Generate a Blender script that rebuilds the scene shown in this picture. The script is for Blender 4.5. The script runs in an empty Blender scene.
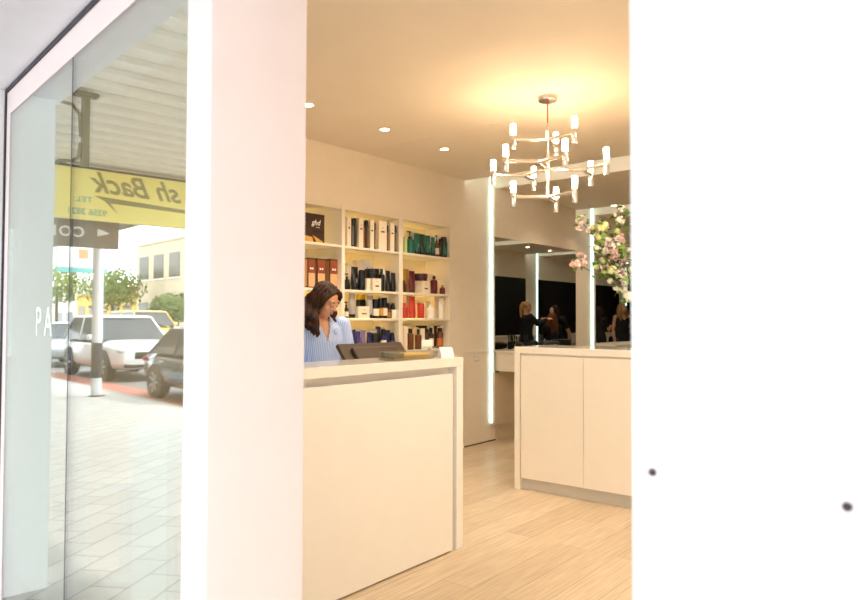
import bpy, bmesh, math, random
from mathutils import Vector, Matrix, noise
random.seed(7)
C = bpy.context.scene.collection
SC = bpy.context.scene
R = math.radians
PI = math.pi
EYE = 1.32                      # camera height
FPX = 691.0                     # focal length in pixels of the 860x600 frame
HEAD = R(38.77)                 # heading of the camera in the shop's plan
cH, sH = math.cos(HEAD), math.sin(HEAD)
FA = R(-8.2)                    # the shopfront stands 8 degrees off the cross walls
cF, sF = math.cos(FA), math.sin(FA)
CEIL = 2.754

def at_Y(x, Y):                 # plan X and distance where sight line x meets the plane Y
    u = (x-430)/FPX
    d = Y/(sH-u*cH)
    return d*(cH+u*sH), d
def fac(n, s, z=0.0):           # shopfront frame: n into the shop, s along the front
    return Vector((n*cF-s*sF, n*sF+s*cF, z))
def rel(r, f, z=0.0):           # right / forward of the camera, in plan
    return Vector((f*cH+r*sH, f*sH-r*cH, z))

# ------------------------------------------------------------------ materials
def lin(c):
    return tuple(((v/255)/12.92 if v/255 <= .04045 else ((v/255+.055)/1.055)**2.4) for v in c)
MATS = {}
def mat(name, rgb, rough=.5, metal=0.0, var=.04, scale=8.0, bump=0.0, emit=0.0, spec=None, trans=0.0, alpha=1.0, coat=0.0):
    if name in MATS: return MATS[name]
    m = bpy.data.materials.new(name); m.use_nodes = True
    nt = m.node_tree; nd = nt.nodes; b = nd['Principled BSDF']
    c = lin(rgb)
    if var > 0:
        tc = nd.new('ShaderNodeTexCoord'); nz = nd.new('ShaderNodeTexNoise'); nz.inputs['Scale'].default_value = scale
        nz.inputs['Detail'].default_value = 4
        cr = nd.new('ShaderNodeValToRGB')
        cr.color_ramp.elements[0].position = .3; cr.color_ramp.elements[1].position = .7
        cr.color_ramp.elements[0].color = (*[v*(1-var) for v in c], 1)
        cr.color_ramp.elements[1].color = (*[min(1, v*(1+var)) for v in c], 1)
        nt.links.new(tc.outputs['Object'], nz.inputs['Vector']); nt.links.new(nz.outputs['Fac'], cr.inputs['Fac'])
        nt.links.new(cr.outputs['Color'], b.inputs['Base Color'])
        if bump > 0:
            bp = nd.new('ShaderNodeBump'); bp.inputs['Strength'].default_value = bump; bp.inputs['Distance'].default_value = .01
            nt.links.new(nz.outputs['Fac'], bp.inputs['Height']); nt.links.new(bp.outputs['Normal'], b.inputs['Normal'])
    else:
        b.inputs['Base Color'].default_value = (*c, 1)
    b.inputs['Roughness'].default_value = rough; b.inputs['Metallic'].default_value = metal
    if spec is not None: b.inputs['Specular IOR Level'].default_value = spec
    if trans: b.inputs['Transmission Weight'].default_value = trans
    if coat: b.inputs['Coat Weight'].default_value = coat; b.inputs['Coat Roughness'].default_value = .08
    if emit:
        b.inputs['Emission Color'].default_value = (*c, 1); b.inputs['Emission Strength'].default_value = emit
    MATS[name] = m
    return m

def mat_wood(name):
    m = bpy.data.materials.new(name); m.use_nodes = True; nt = m.node_tree; nd = nt.nodes; L = nt.links
    b = nd['Principled BSDF']
    tc = nd.new('ShaderNodeTexCoord')
    br = nd.new('ShaderNodeTexBrick'); br.inputs['Scale'].default_value = 1.0
    br.inputs['Brick Width'].default_value = 1.4; br.inputs['Row Height'].default_value = .18
    br.inputs['Mortar Size'].default_value = .0018; br.inputs['Mortar Smooth'].default_value = .3
    br.inputs['Bias'].default_value = 0
    br.offset = .37
    br.inputs['Color1'].default_value = (*lin((216, 196, 168)), 1)
    br.inputs['Color2'].default_value = (*lin((200, 178, 148)), 1)
    br.inputs['Mortar'].default_value = (*lin((160, 135, 105)), 1)
    L.new(tc.outputs['Object'], br.inputs['Vector'])
    mp = nd.new('ShaderNodeMapping'); mp.inputs['Scale'].default_value = (1.2, 26, 1)
    L.new(tc.outputs['Object'], mp.inputs['Vector'])
    nz = nd.new('ShaderNodeTexNoise'); nz.inputs['Scale'].default_value = 3.0; nz.inputs['Detail'].default_value = 6
    L.new(mp.outputs['Vector'], nz.inputs['Vector'])
    cr = nd.new('ShaderNodeValToRGB')
    cr.color_ramp.elements[0].position = .35; cr.color_ramp.elements[0].color = (.66, .62, .56, 1)
    cr.color_ramp.elements[1].position = .62; cr.color_ramp.elements[1].color = (1, 1, 1, 1)
    L.new(nz.outputs['Fac'], cr.inputs['Fac'])
    mx = nd.new('ShaderNodeMixRGB'); mx.blend_type = 'MULTIPLY'; mx.inputs['Fac'].default_value = .62
    L.new(br.outputs['Color'], mx.inputs['Color1']); L.new(cr.outputs['Color'], mx.inputs['Color2'])
    L.new(mx.outputs['Color'], b.inputs['Base Color'])
    b.inputs['Roughness'].default_value = .38
    bp = nd.new('ShaderNodeBump'); bp.inputs['Strength'].default_value = .12; bp.inputs['Distance'].default_value = .003
    L.new(nz.outputs['Fac'], bp.inputs['Height']); L.new(bp.outputs['Normal'], b.inputs['Normal'])
    return m

def mat_paver(name):
    m = bpy.data.materials.new(name); m.use_nodes = True; nt = m.node_tree; nd = nt.nodes; L = nt.links
    b = nd['Principled BSDF']; tc = nd.new('ShaderNodeTexCoord')
    mp = nd.new('ShaderNodeMapping'); mp.inputs['Rotation'].default_value = (0, 0, R(38))
    L.new(tc.outputs['Object'], mp.inputs['Vector'])
    br = nd.new('ShaderNodeTexBrick'); br.inputs['Scale'].default_value = 1.0
    br.inputs['Brick Width'].default_value = .44; br.inputs['Row Height'].default_value = .22; br.inputs['Mortar Size'].default_value = .005
    br.inputs['Color1'].default_value = (*lin((206, 203, 200)), 1); br.inputs['Color2'].default_value = (*lin((196, 194, 192)), 1)
    br.inputs['Mortar'].default_value = (*lin((140, 136, 132)), 1)
    L.new(mp.outputs['Vector'], br.inputs['Vector']); L.new(br.outputs['Color'], b.inputs['Base Color'])
    b.inputs['Roughness'].default_value = .8
    return m

def mat_stripes(name, c1, c2, scale, direction='X', rough=.8, sharp=(.45, .55)):
    m = bpy.data.materials.new(name); m.use_nodes = True; nt = m.node_tree; nd = nt.nodes; L = nt.links
    b = nd['Principled BSDF']; tc = nd.new('ShaderNodeTexCoord')
    w = nd.new('ShaderNodeTexWave'); w.bands_direction = direction; w.inputs['Scale'].default_value = scale
    w.inputs['Distortion'].default_value = .6; w.inputs['Detail Scale'].default_value = .6
    L.new(tc.outputs['Object'], w.inputs['Vector'])
    cr = nd.new('ShaderNodeValToRGB')
    cr.color_ramp.elements[0].position = sharp[0]; cr.color_ramp.elements[0].color = (*lin(c1), 1)
    cr.color_ramp.elements[1].position = sharp[1]; cr.color_ramp.elements[1].color = (*lin(c2), 1)
    L.new(w.outputs['Fac'], cr.inputs['Fac']); L.new(cr.outputs['Color'], b.inputs['Base Color'])
    b.inputs['Roughness'].default_value = rough
    return m

def mat_hair(name, c1, c2):
    m = bpy.data.materials.new(name); m.use_nodes = True; nt = m.node_tree; nd = nt.nodes; L = nt.links
    b = nd['Principled BSDF']; tc = nd.new('ShaderNodeTexCoord')
    mp = nd.new('ShaderNodeMapping'); mp.inputs['Scale'].default_value = (60, 60, 6)
    L.new(tc.outputs['Object'], mp.inputs['Vector'])
    nz = nd.new('ShaderNodeTexNoise'); nz.inputs['Scale'].default_value = 1.6; nz.inputs['Detail'].default_value = 5
    nz.inputs['Distortion'].default_value = .4
    L.new(mp.outputs['Vector'], nz.inputs['Vector'])
    cr = nd.new('ShaderNodeValToRGB')
    cr.color_ramp.elements[0].position = .35; cr.color_ramp.elements[0].color = (*lin(c1), 1)
    cr.color_ramp.elements[1].position = .68; cr.color_ramp.elements[1].color = (*lin(c2), 1)
    L.new(nz.outputs['Fac'], cr.inputs['Fac']); L.new(cr.outputs['Color'], b.inputs['Base Color'])
    b.inputs['Roughness'].default_value = .6; b.inputs['Specular IOR Level'].default_value = .25
    bp = nd.new('ShaderNodeBump'); bp.inputs['Strength'].default_value = .7; bp.inputs['Distance'].default_value = .01
    L.new(nz.outputs['Fac'], bp.inputs['Height']); L.new(bp.outputs['Normal'], b.inputs['Normal'])
    return m

def facing(nd, L, base, gain, power):
    """reflectance that rises towards grazing angles, the same from both sides of a thin sheet"""
    lw = nd.new('ShaderNodeLayerWeight'); lw.inputs['Blend'].default_value = .5
    pw = nd.new('ShaderNodeMath'); pw.operation = 'POWER'; pw.inputs[1].default_value = power
    ml = nd.new('ShaderNodeMath'); ml.operation = 'MULTIPLY_ADD'; ml.inputs[1].default_value = gain; ml.inputs[2].default_value = base
    L.new(lw.outputs['Facing'], pw.inputs[0]); L.new(pw.outputs[0], ml.inputs[0])
    return ml.outputs[0]
def mat_glass_pane(name):
    m = bpy.data.materials.new(name); m.use_nodes = True; nt = m.node_tree; nd = nt.nodes; L = nt.links
    nd.remove(nd['Principled BSDF']); out = nd['Material Output']
    fr = facing(nd, L, .40, .40, 3)
    tr = nd.new('ShaderNodeBsdfTransparent'); tr.inputs['Color'].default_value = (.93, .98, .96, 1)
    gl = nd.new('ShaderNodeBsdfGlossy'); gl.inputs['Roughness'].default_value = 0.0; gl.inputs['Color'].default_value = (.95, 1, .98, 1)
    mx = nd.new('ShaderNodeMixShader')
    L.new(fr, mx.inputs['Fac']); L.new(tr.outputs['BSDF'], mx.inputs[1]); L.new(gl.outputs['BSDF'], mx.inputs[2])
    L.new(mx.outputs['Shader'], out.inputs['Surface'])
    return m
def mat_clear(name, tint=(.96, .97, .95), ior=1.35):
    m = bpy.data.materials.new(name); m.use_nodes = True; nt = m.node_tree; nd = nt.nodes; L = nt.links
    nd.remove(nd['Principled BSDF']); out = nd['Material Output']
    fr = facing(nd, L, .09, .6, 3)
    tr = nd.new('ShaderNodeBsdfTransparent'); tr.inputs['Color'].default_value = (*tint, 1)
    gl = nd.new('ShaderNodeBsdfGlossy'); gl.inputs['Roughness'].default_value = .02
    mx = nd.new('ShaderNodeMixShader')
    L.new(fr, mx.inputs['Fac']); L.new(tr.outputs['BSDF'], mx.inputs[1]); L.new(gl.outputs['BSDF'], mx.inputs[2])
    L.new(mx.outputs['Shader'], out.inputs['Surface'])
    return m

M_WALL = mat('wall_paint', (242, 230, 212), .6, var=.015)
M_CEIL = mat('ceiling_paint', (238, 226, 208), .7, var=.015, scale=3)
M_WHITE = mat('white_lacquer', (240, 236, 228), .32, var=.01)
M_WHITE2 = mat('white_melamine', (238, 230, 216), .4, var=.01)
M_TOP = mat('gloss_stone_top', (240, 232, 220), .1, var=.02, scale=30)
M_FACADE = mat('facade_paint', (236, 226, 226), .5, var=.01)
M_FACADE2 = mat('facade_panel_paint', (246, 247, 250), .5, var=.01)
M_SOFFIT = mat('soffit_paint', (240, 241, 247), .7, var=.015)
M_BLACK = mat('black_gap', (40, 36, 46), .5, var=.05)
M_CHROME = mat('polished_aluminium', (244, 240, 236), .2, 1.0, var=.02)
M_MIRROR = mat('mirror_silver', (236, 236, 232), .0, 1.0, var=0)
M_DARKGLASS = mat('dark_wall_panel', (20, 16, 14), .35, var=.1, scale=2, spec=.15)
M_LED = mat('led_cool', (205, 255, 250), .5, var=0, emit=2.6)
M_SLOTLED = mat('led_slot', (240, 246, 240), .5, var=0, emit=3.2)
M_WARMLED = mat('led_warm', (255, 230, 160), .5, var=0, emit=9.0)
M_BULB = mat('frosted_bulb', (255, 220, 176), .5, var=0, emit=84.0)
M_DOWN = mat('downlight_lens', (255, 226, 190), .5, var=0, emit=25.0)
M_SHELF = mat('shelf_laminate', (240, 230, 212), .45, var=.01)
M_BLACKPL = mat('black_plastic', (22, 19, 20), .35, var=.05)
M_FLOOR = mat_wood('oak_planks')
M_PAVER = mat_paver('pavers')
M_GLASS = mat_glass_pane('shop_glass')
M_CLEAR = mat_clear('acrylic')
M_VASE = mat_clear('vase_glass', (.93, .95, .92), 1.45)
M_SKIN = mat('skin', (226, 170, 136), .5, var=.04, scale=20)
M_SKIN2 = mat('skin_pale', (214, 160, 128), .5, var=.04, scale=20)
M_LIP = mat('lips', (192, 108, 96), .4, var=.02)
M_EYEW = mat('eye_white', (235, 230, 225), .3, var=0)
M_IRIS = mat('iris_brown', (50, 32, 24), .2, var=0)
M_BROW = mat('brow', (58, 36, 26), .7, var=.05)

# ------------------------------------------------------------------ mesh builder
class MB:
    def __init__(s): s.bm = bmesh.new()
    def box(s, x0, x1, y0, y1, z0, z1, bevel=0.0):
        t = bmesh.new()
        bmesh.ops.create_cube(t, size=1)
        for v in t.verts:
            v.co = Vector(((x0+x1)/2+v.co.x*(x1-x0), (y0+y1)/2+v.co.y*(y1-y0), (z0+z1)/2+v.co.z*(z1-z0)))
        if bevel: bmesh.ops.bevel(t, geom=t.edges[:], offset=bevel, segments=2, affect='EDGES', profile=.5)
        s.merge(t); return s
    def merge(s, t):
        me = bpy.data.meshes.new('tmp'); t.to_mesh(me); t.free(); s.bm.from_mesh(me); bpy.data.meshes.remove(me)
    def lathe(s, prof, cx=0, cy=0, z=0, seg=20, sx=1, sy=1):
        rings = []
        for r, h in prof:
            if r < 1e-5: rings.append([s.bm.verts.new((cx, cy, z+h))])
            else: rings.append([s.bm.verts.new((cx+r*sx*math.cos(2*PI*i/seg), cy+r*sy*math.sin(2*PI*i/seg), z+h)) for i in range(seg)])
        s._skin(rings, seg, caps=True); return s
    def _skin(s, rings, seg, caps=True, close=True):
        for a, b in zip(rings[:-1], rings[1:]):
            n = seg if close else seg-1
            for i in range(n):
                j = (i+1) % seg
                if len(a) == 1 and len(b) == 1: continue
                if len(a) == 1: f = (a[0], b[i], b[j])
                elif len(b) == 1: f = (a[i], a[j], b[0])
                else: f = (a[i], a[j], b[j], b[i])
                try: s.bm.faces.new(f)
                except ValueError: pass
        if caps:
            if len(rings[0]) > 2: s.bm.faces.new(list(reversed(rings[0])))
            if len(rings[-1]) > 2: s.bm.faces.new(rings[-1])
    def loft(s, rings, caps=True):      # list of equal-length point lists
        vr = [[s.bm.verts.new(p) for p in r] for r in rings]
        s._skin(vr, len(rings[0]), caps); return s
    def tube(s, pts, r, seg=8):
        pts = [Vector(p) for p in pts]; n = len(pts)
        rr = r if isinstance(r, (list, tuple)) else [r]*n
        rings = []; up = None
        for i, p in enumerate(pts):
            t = (pts[min(i+1, n-1)]-pts[max(i-1, 0)]).normalized()
            if up is None:
                up = t.orthogonal().normalized()
            a = (up-t*up.dot(t)).normalized(); b = t.cross(a); up = a
            rings.append([p+(a*math.cos(2*PI*k/seg)+b*math.sin(2*PI*k/seg))*rr[i] for k in range(seg)])
        return s.loft(rings)
    def cyl(s, p0, p1, r0, r1=None, seg=16):
        return s.tube([p0, p1], [r0, r0 if r1 is None else r1], seg)
    def ball(s, c, r, seg=12, rot=None):
        r = r if isinstance(r, (tuple, list)) else (r, r, r)
        t = bmesh.new(); bmesh.ops.create_uvsphere(t, u_segments=seg, v_segments=max(6, seg*2//3), radius=1)
        for v in t.verts:
            p = Vector((v.co.x*r[0], v.co.y*r[1], v.co.z*r[2]))
            if rot is not None: p = rot @ p
            v.co = p+Vector(c)
        s.merge(t); return s
    def capsule(s, p0, r0, p1, r1, seg=12):
        s.cyl(p0, p1, r0, r1, seg); s.ball(p0, r0, seg); s.ball(p1, r1, seg); return s
    def quad(s, a, b, c, d):
        s.bm.faces.new([s.bm.verts.new(p) for p in (a, b, c, d)]); return s
    def prism(s, poly, z0, z1):
        return s.loft([[(x, y, z0) for x, y in poly], [(x, y, z1) for x, y in poly]])
    def xform(s, M):
        bmesh.ops.transform(s.bm, matrix=M, verts=s.bm.verts); return s
    def build(s, name, m=None, parent=None, smooth=None, loc=None, rz=None):
        me = bpy.data.meshes.new(name)
        bmesh.ops.recalc_face_normals(s.bm, faces=s.bm.faces[:])
        s.bm.to_mesh(me); s.bm.free()
        o = bpy.data.objects.new(name, me); C.objects.link(o)
        if m: me.materials.append(m)
        if smooth:
            for p in me.polygons: p.use_smooth = True
            if smooth != 'all': me.set_sharp_from_angle(angle=R(35))
        if parent: o.parent = parent
        if loc is not None: o.location = loc
        if rz is not None: o.rotation_euler = (0, 0, rz)
        return o

def tag(o, label, cat, group=None, kind=None):
    o['label'] = label; o['category'] = cat
    if group: o['group'] = group
    if kind: o['kind'] = kind
    return o
def thing(name, label, cat, loc=(0, 0, 0), rz=0, group=None):
    o = bpy.data.objects.new(name, None); C.objects.link(o); o.empty_display_size = .05
    o.location = loc; o.rotation_euler = (0, 0, rz)
    return tag(o, label, cat, group)
def struct(o, label=None):
    o['kind'] = 'structure'
    if label: o['label'] = label
    return o
def copy_tree(o, parent=None):
    c = o.copy(); C.objects.link(c)
    if parent: c.parent = parent
    for ch in list(o.children): copy_tree(ch, c)
    return c
def text_bm(body, size, extrude=.002, shear=0, align='LEFT', spacing=1.0, bold=0.0):
    cu = bpy.data.curves.new('t', 'FONT'); cu.body = body; cu.size = size; cu.extrude = extrude; cu.shear = shear
    cu.align_x = align; cu.space_character = spacing; cu.offset = bold
    o = bpy.data.objects.new('t', cu); C.objects.link(o)
    dg = bpy.context.evaluated_depsgraph_get()
    me = bpy.data.meshes.new_from_object(o.evaluated_get(dg))
    mb = MB(); mb.bm.from_mesh(me)
    bpy.data.objects.remove(o); bpy.data.meshes.remove(me)
    return mb           # lies in local XY, facing +Z
def remeshed(mb, voxel, smooth=4):
    me = bpy.data.meshes.new('t'); mb.bm.to_mesh(me); mb.bm.free()
    o = bpy.data.objects.new('t', me); C.objects.link(o)
    md = o.modifiers.new('r', 'REMESH'); md.mode = 'VOXEL'; md.voxel_size = voxel
    if smooth:
        sm = o.modifiers.new('s', 'SMOOTH'); sm.iterations = smooth; sm.factor = .5
    dg = bpy.context.evaluated_depsgraph_get()
    me2 = bpy.data.meshes.new_from_object(o.evaluated_get(dg))
    out = MB(); out.bm.from_mesh(me2)
    bpy.data.objects.remove(o); bpy.data.meshes.remove(me); bpy.data.meshes.remove(me2)
    return out
# ================================================================== camera
cam = bpy.data.cameras.new('camera'); co = bpy.data.objects.new('camera', cam); C.objects.link(co)
cam.sensor_width = 36; cam.lens = FPX/860*36; cam.clip_start = .05; cam.clip_end = 300
co.location = (0, 0, EYE)
co.rotation_mode = 'QUATERNION'
co.rotation_quaternion = (Matrix.Rotation(HEAD-PI/2, 3, 'Z') @ Matrix.Rotation(PI/2+math.atan(19/FPX), 3, 'X') @ Matrix.Rotation(R(.15), 3, 'Z')).to_quaternion()
cam.dof.use_dof = True; cam.dof.focus_distance = 5.2; cam.dof.aperture_fstop = 3.2
SC.camera = co

# ================================================================== setting: the shop
YB = 4.20                      # back (shelf) wall plane
YP = 4.195                     # recessed pilaster plane
YM = 4.135                     # mirror plane
YO, YOM = .36, .42             # opposite wall, opposite panels
XE = 22.0                      # far end
LEDX = [6.27+2.48*k for k in range(6)]
PW = .58                       # pilaster width

a0, a1 = fac(.95, .25), fac(.95, 4.5)
fl = MB().prism([(a0.x, a0.y), (XE, YO-.1), (XE, 4.6), (a1.x, a1.y)], -.17, 0)
struct(fl.build('floor', M_FLOOR))
# ceiling with light slots over each pair of pilasters
ce = MB()
xs = 1.15
for lx in LEDX:
    ce.box(xs, lx-.50, YO-.1, 4.6, CEIL, CEIL+.2); xs = lx+.06
ce.box(xs, XE, YO-.1, 4.6, CEIL, CEIL+.2)
ce.box(5.4, XE, YO-.1, 4.6, CEIL+.2, CEIL+.26)
struct(ce.build('ceiling', M_CEIL))
struct(MB().box(4.205, 4.217, YO, YB-.02, CEIL-.0015, CEIL+.01).build('trim_1', M_WALL))   # plasterboard joint
# back wall with the niche of the shelving
NX0, NX1, NZ1 = 2.62, 5.54, 2.262
w = MB()
w.box(1.52, NX0, YB-.02, 4.6, 0, CEIL)
w.box(NX1, 5.77, YB-.02, 4.6, 0, CEIL)
w.box(NX0, NX1, YB-.02, 4.6, NZ1, CEIL)
w.box(NX0, NX1, 4.52, 4.6, 0, NZ1)
struct(w.build('wall_back', M_WALL))
# salon walls: pilaster strip plus proud panels with mirrors
w = MB(); w.box(5.77, XE, YP, 4.6, 0, CEIL+.2)
struct(w.build('wall_salon', M_WALL))
w = MB(); w.box(1.0, XE, YO-.14, YO, 0, CEIL+.2)
struct(w.build('wall_opposite', M_WALL))
struct(MB().box(XE, XE+.1, YO-.1, 4.6, 0, CEIL+.2).build('wall_far', mat('far_wall', (60, 50, 44), .6)))
struct(MB().box(5.77, LEDX[0]-.001, YP-.012, YP, .968, .984).build('trim_2', M_WHITE))
struct(MB().box(5.66, XE, 4.19, YP, 0, .012).build('shade_strip_back', mat('shadow_gap', (70, 58, 46), .7)))  # thin dark strip, shade of a gap at the wall foot painted on
for k, lx in enumerate(LEDX):
    x1 = lx+2.48-PW if k < 5 else XE
    # upper wall of the bay, flush with the mirror
    struct(MB().box(lx, x1, YM, YP, 2.215, CEIL).build('wall_bay_upper', M_WALL))
    struct(MB().box(lx, x1, YO, YOM, 2.215, CEIL).build('wall_bay_upper', M_WALL))
    struct(MB().box(lx, x1, YM, YP, .18, .74).build('wall_bay_lower', mat('taupe_panel', (206, 188, 162), .5, var=.02)))
    struct(MB().box(lx+.1, x1-.1, YM+.03, YP, 0, .18).build('wall_plinth', mat('taupe_panel', (206, 188, 162))))
    struct(MB().box(lx, x1, YO, YOM, .18, .74).build('wall_bay_lower', MATS['taupe_panel']))
    which = ['nearest', 'second', 'third', 'fourth', 'fifth', 'sixth'][k]
    mi = MB().box(lx, x1, YM, YP, .741, 2.214).build('wall_mirror', M_MIRROR)
    tag(mi, ('tall salon mirror beside the shelf wall, above the white styling bench' if k == 0 else 'tall salon mirror behind the flowers, right of the lit pilaster' if k == 1 else '%s salon mirror along the back wall' % which), 'mirror', 'salon mirrors')
    dk = MB().box(lx, x1, YO, YOM, .741, 2.214).build('dark_panel', M_DARKGLASS)
    struct(dk)
    struct(MB().box(lx-.012, lx-.0005, YM+.030, YP-.004, .2, CEIL+.12).build('trim_3', M_LED))
    struct(MB().box(lx-.012, lx-.0005, YO+.004, YOM-.030, .2, CEIL+.12).build('trim_4', M_LED))
    struct(MB().box(lx-.497, lx-.485, YO+.05, YB-.05, CEIL+.03, CEIL+.17).build('trim_5', M_SLOTLED))

# ================================================================== setting: the shopfront (rotated frame)
def fbox(n0, n1, s0, s1, z0, z1, bevel=0): return MB().box(n0, n1, s0, s1, z0, z1, bevel)
FN = .85
struct(fbox(.585, 1.30, -2.0, 4.6, 2.548, 3.7).build('wall_fascia', M_SOFFIT, rz=FA))
struct(fbox(.615, 1.30, 4.266, 4.6, -.17, 2.547).build('wall_return', mat('return_paint', (246, 247, 247), .6, var=.01), rz=FA))
tr = MB().box(FN-.008, FN+.05, 1.80, 4.265, 2.525, 2.5475).box(FN-.008, FN+.05, 4.244, 4.265, -.17, 2.525)
struct(tr.build('frame_shade_strip', M_BLACK, rz=FA))  # black strip painting the shadow gap around the window frame
struct(fbox(FN, 1.162, 1.805, 1.962, -.17, 2.525, .004).build('wall_pier', M_FACADE, rz=FA))
struct(fbox(FN, 1.162, .505, 1.805, 2.45, 2.547).build('door_1', M_FACADE, rz=FA))
# window: frame, two panes with a butt joint, sill
wi = bpy.data.objects.new('window_1', None); C.objects.link(wi); wi.rotation_euler = (0, 0, FA); struct(wi)
fr = MB().box(FN, FN+.10, 1.9625, 4.243, 2.402, 2.525).box(FN, FN+.10, 4.168, 4.243, -.14, 2.402).box(FN, FN+.10, 1.9625, 4.243, -.17, -.14)
fr.build('window_frame', M_FACADE, wi)
MB().box(FN+.004, FN+.014, 1.9625, 3.090, -.14, 2.402).build('glass_pane', M_GLASS, wi)
MB().box(FN+.004, FN+.014, 3.096, 4.168, -.14, 2.402).build('glass_pane', M_GLASS, wi)
MB().box(FN+.003, FN+.015, 3.0895, 3.0965, -.14, 2.402).build('joint_bead', mat('joint', (60, 62, 70), .4), wi)
t = text_bm('PA', .19, .0006, spacing=1.5)
t.xform(Matrix(((0, 0, -1, FN+.003), (-1, 0, 0, 3.60), (0, 1, 0, 1.24), (0, 0, 0, 1))))
t.build('lettering', mat('vinyl', (236, 240, 242), .5, var=0), wi)
# right-hand panel beside the entrance
pn = fbox(FN, 1.0, -1.6, .486, -.17, 2.547, .003).build('wall_front', M_FACADE2, rz=FA); struct(pn)
fbox(FN-.004, 1.0, .4875, .505, -.17, 2.547, .006).build('edge_strip', M_FACADE2, pn)
def fpix(x, y):
    u = (x-430)/FPX
    dx, dy = cH+u*sH, sH-u*cH
    n = dx*cF+dy*sF; s = -dx*sF+dy*cF
    k = FN/n
    return s*k, EYE+(319-y)*k/FPX
for x, y in ((652, 470.5), (845, 504)):
    s_, z_ = fpix(x, y)
    m = MB().cyl((FN-.003, s_, z_), (FN+.01, s_, z_), .0058, seg=16)
    m.box(FN-.0036, FN-.0028, s_-.004, s_+.004, z_-.0007, z_+.0007)
    m.build('screw', mat('screw_steel', (70, 58, 60), .5, .6), pn)
# white blade wall inside the window
gx = lambda y: (FN+.03)*cF-(y-FN*sF)/cF*sF        # inner side of the glass at plan y
struct(MB().prism([(gx(3.37)+.02, 3.37), (1.575, 3.37), (1.72, 4.179), (gx(4.179)+.02, 4.179)], 0.001, CEIL-.001).build('wall_blade', M_WHITE))

# ================================================================== ceiling lights
dl0 = thing('downlight', 'recessed round downlight in the ceiling over the shelves', 'ceiling light', (0, 0, CEIL), 0, 'recessed ceiling downlights')
MB().lathe([(.034, -.002), (.045, -.005), (.048, -.003), (.048, .0), (.034, .0)], seg=24).build('rim', M_WHITE, dl0, 'a')
MB().lathe([(0, -.0035), (.033, -.0035), (.033, -.001), (0, -.001)], seg=24).build('lens', M_DOWN, dl0)
SPOT = bpy.data.lights.new('spot', 'SPOT'); SPOT.energy = 62; SPOT.spot_size = R(110); SPOT.spot_blend = .9; SPOT.color = (1, .89, .74); SPOT.shadow_soft_size = .04
so = bpy.data.objects.new('lamp', SPOT); C.objects.link(so); so.parent = dl0; so.location = (0, 0, -.02)
SPOT2 = bpy.data.lights.new('spot2', 'SPOT'); SPOT2.energy = 30; SPOT2.spot_size = R(120); SPOT2.spot_blend = .9; SPOT2.color = (1, .80, .56); SPOT2.shadow_soft_size = .04
FILL_SPOT = SPOT2.copy(); FILL_SPOT.spot_size = R(165); FILL_SPOT.energy = 75; FILL_SPOT.color = (1, .90, .74)  # wide fill light for the lamps added out of view
lab = {0: 'recessed downlight nearest the entrance, at the left end of the shelf row',
       1: 'recessed downlight in the ceiling, middle of the row over the shelves',
       2: 'recessed downlight nearest the salon, at the right end of the shelf row'}
spots = [(3.07, 3.52), (3.83, 3.52), (4.59, 3.535), (2.3, 1.5), (3.5, 1.2), (4.6, 1.2)]
for x in (7.1, 8.2, 9.6, 11.9, 12.8, 14.4, 16.8): spots += [(x, 3.62), (x, 1.2)]
for i, (x, y) in enumerate(spots):
    o = dl0 if i == 0 else copy_tree(dl0)
    o.location = (x, y, CEIL)
    o['label'] = lab.get(i, 'recessed downlight in the salon ceiling seen beside the flowers' if (x, y) == (8.2, 3.62) else ('recessed downlight in the salon ceiling beyond the first light slot' if i > 5 else 'unseen downlight added near the entrance to brighten the shop'))
    if i in (3, 4, 5):  # unseen lamps near the entrance, added to raise the ambient light
        for c in o.children:
            if c.type == 'LIGHT': c.data = FILL_SPOT
    if i > 5:
        for c in o.children:
            if c.type == 'LIGHT': c.data = SPOT2

# ================================================================== chandelier
CR_, CF_ = .755, 4.42
base = rel(CR_, CF_)
ch = thing('chandelier', 'polished metal chandelier of branching arms with twelve frosted lamps', 'chandelier', (base.x, base.y, CEIL))
def cp(dr, df, z): v = rel(dr, df); return (v.x, v.y, z-CEIL)
MB().lathe([(0, 0), (.062, 0), (.062, -.022), (.058, -.028), (0, -.028)], seg=32).build('ceiling_rose', M_CHROME, ch, 'a')
MB().cyl((0, 0, -.025), (0, 0, -.175), .004, seg=10).build('cord', mat('red_cord', (200, 70, 40), .6), ch, 'a')
ZT, ZM, ZL = 2.478, 2.285, 2.107
MB().cyl((0, 0, -.17), (0, 0, -.20), .006, .011).cyl((0, 0, -.20), (0, 0, ZL-CEIL-.012), .011).build('stem', M_CHROME, ch, 'a')
ends = []
def arm(m, a, b, z, r=.0115):
    m.tube([cp(*a, z), cp(*b, z)], r, 10)
for z in (ZT, ZL):
    for ang in (180, -52, 66):
        e = (.222*math.cos(R(ang)), .222*math.sin(R(ang)))
        m = MB(); arm(m, (0, 0), e, z); m.build('arm', M_CHROME, ch, 'a'); ends.append((e, z))
for ang in (247, 2, 124):
    el = (.232*math.cos(R(ang)), .232*math.sin(R(ang)))
    m = MB(); arm(m, (0, 0), el, ZM)
    m.ball(cp(*el, ZM), .0125)
    for da in (-29, 29):
        e = (.375*math.cos(R(ang+da)), .375*math.sin(R(ang+da)))
        arm(m, el, e, ZM); ends.append((e, ZM))
    m.build('arm', M_CHROME, ch, 'a')
for e, z in ends:
    x, y, zz = cp(*e, z)
    sk = MB().lathe([(0, -.070), (.0165, -.070), (.018, -.067), (.018, .022), (.0165, .025), (0, .025)], x, y, zz, 20).build('socket', M_CHROME, ch, 'a')
    MB().lathe([(.0145, .0255), (.017, .031), (.017, .092), (.0145, .098), (0, .099)], x, y, zz, 20).build('bulb', M_BULB, sk, 'a')

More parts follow.
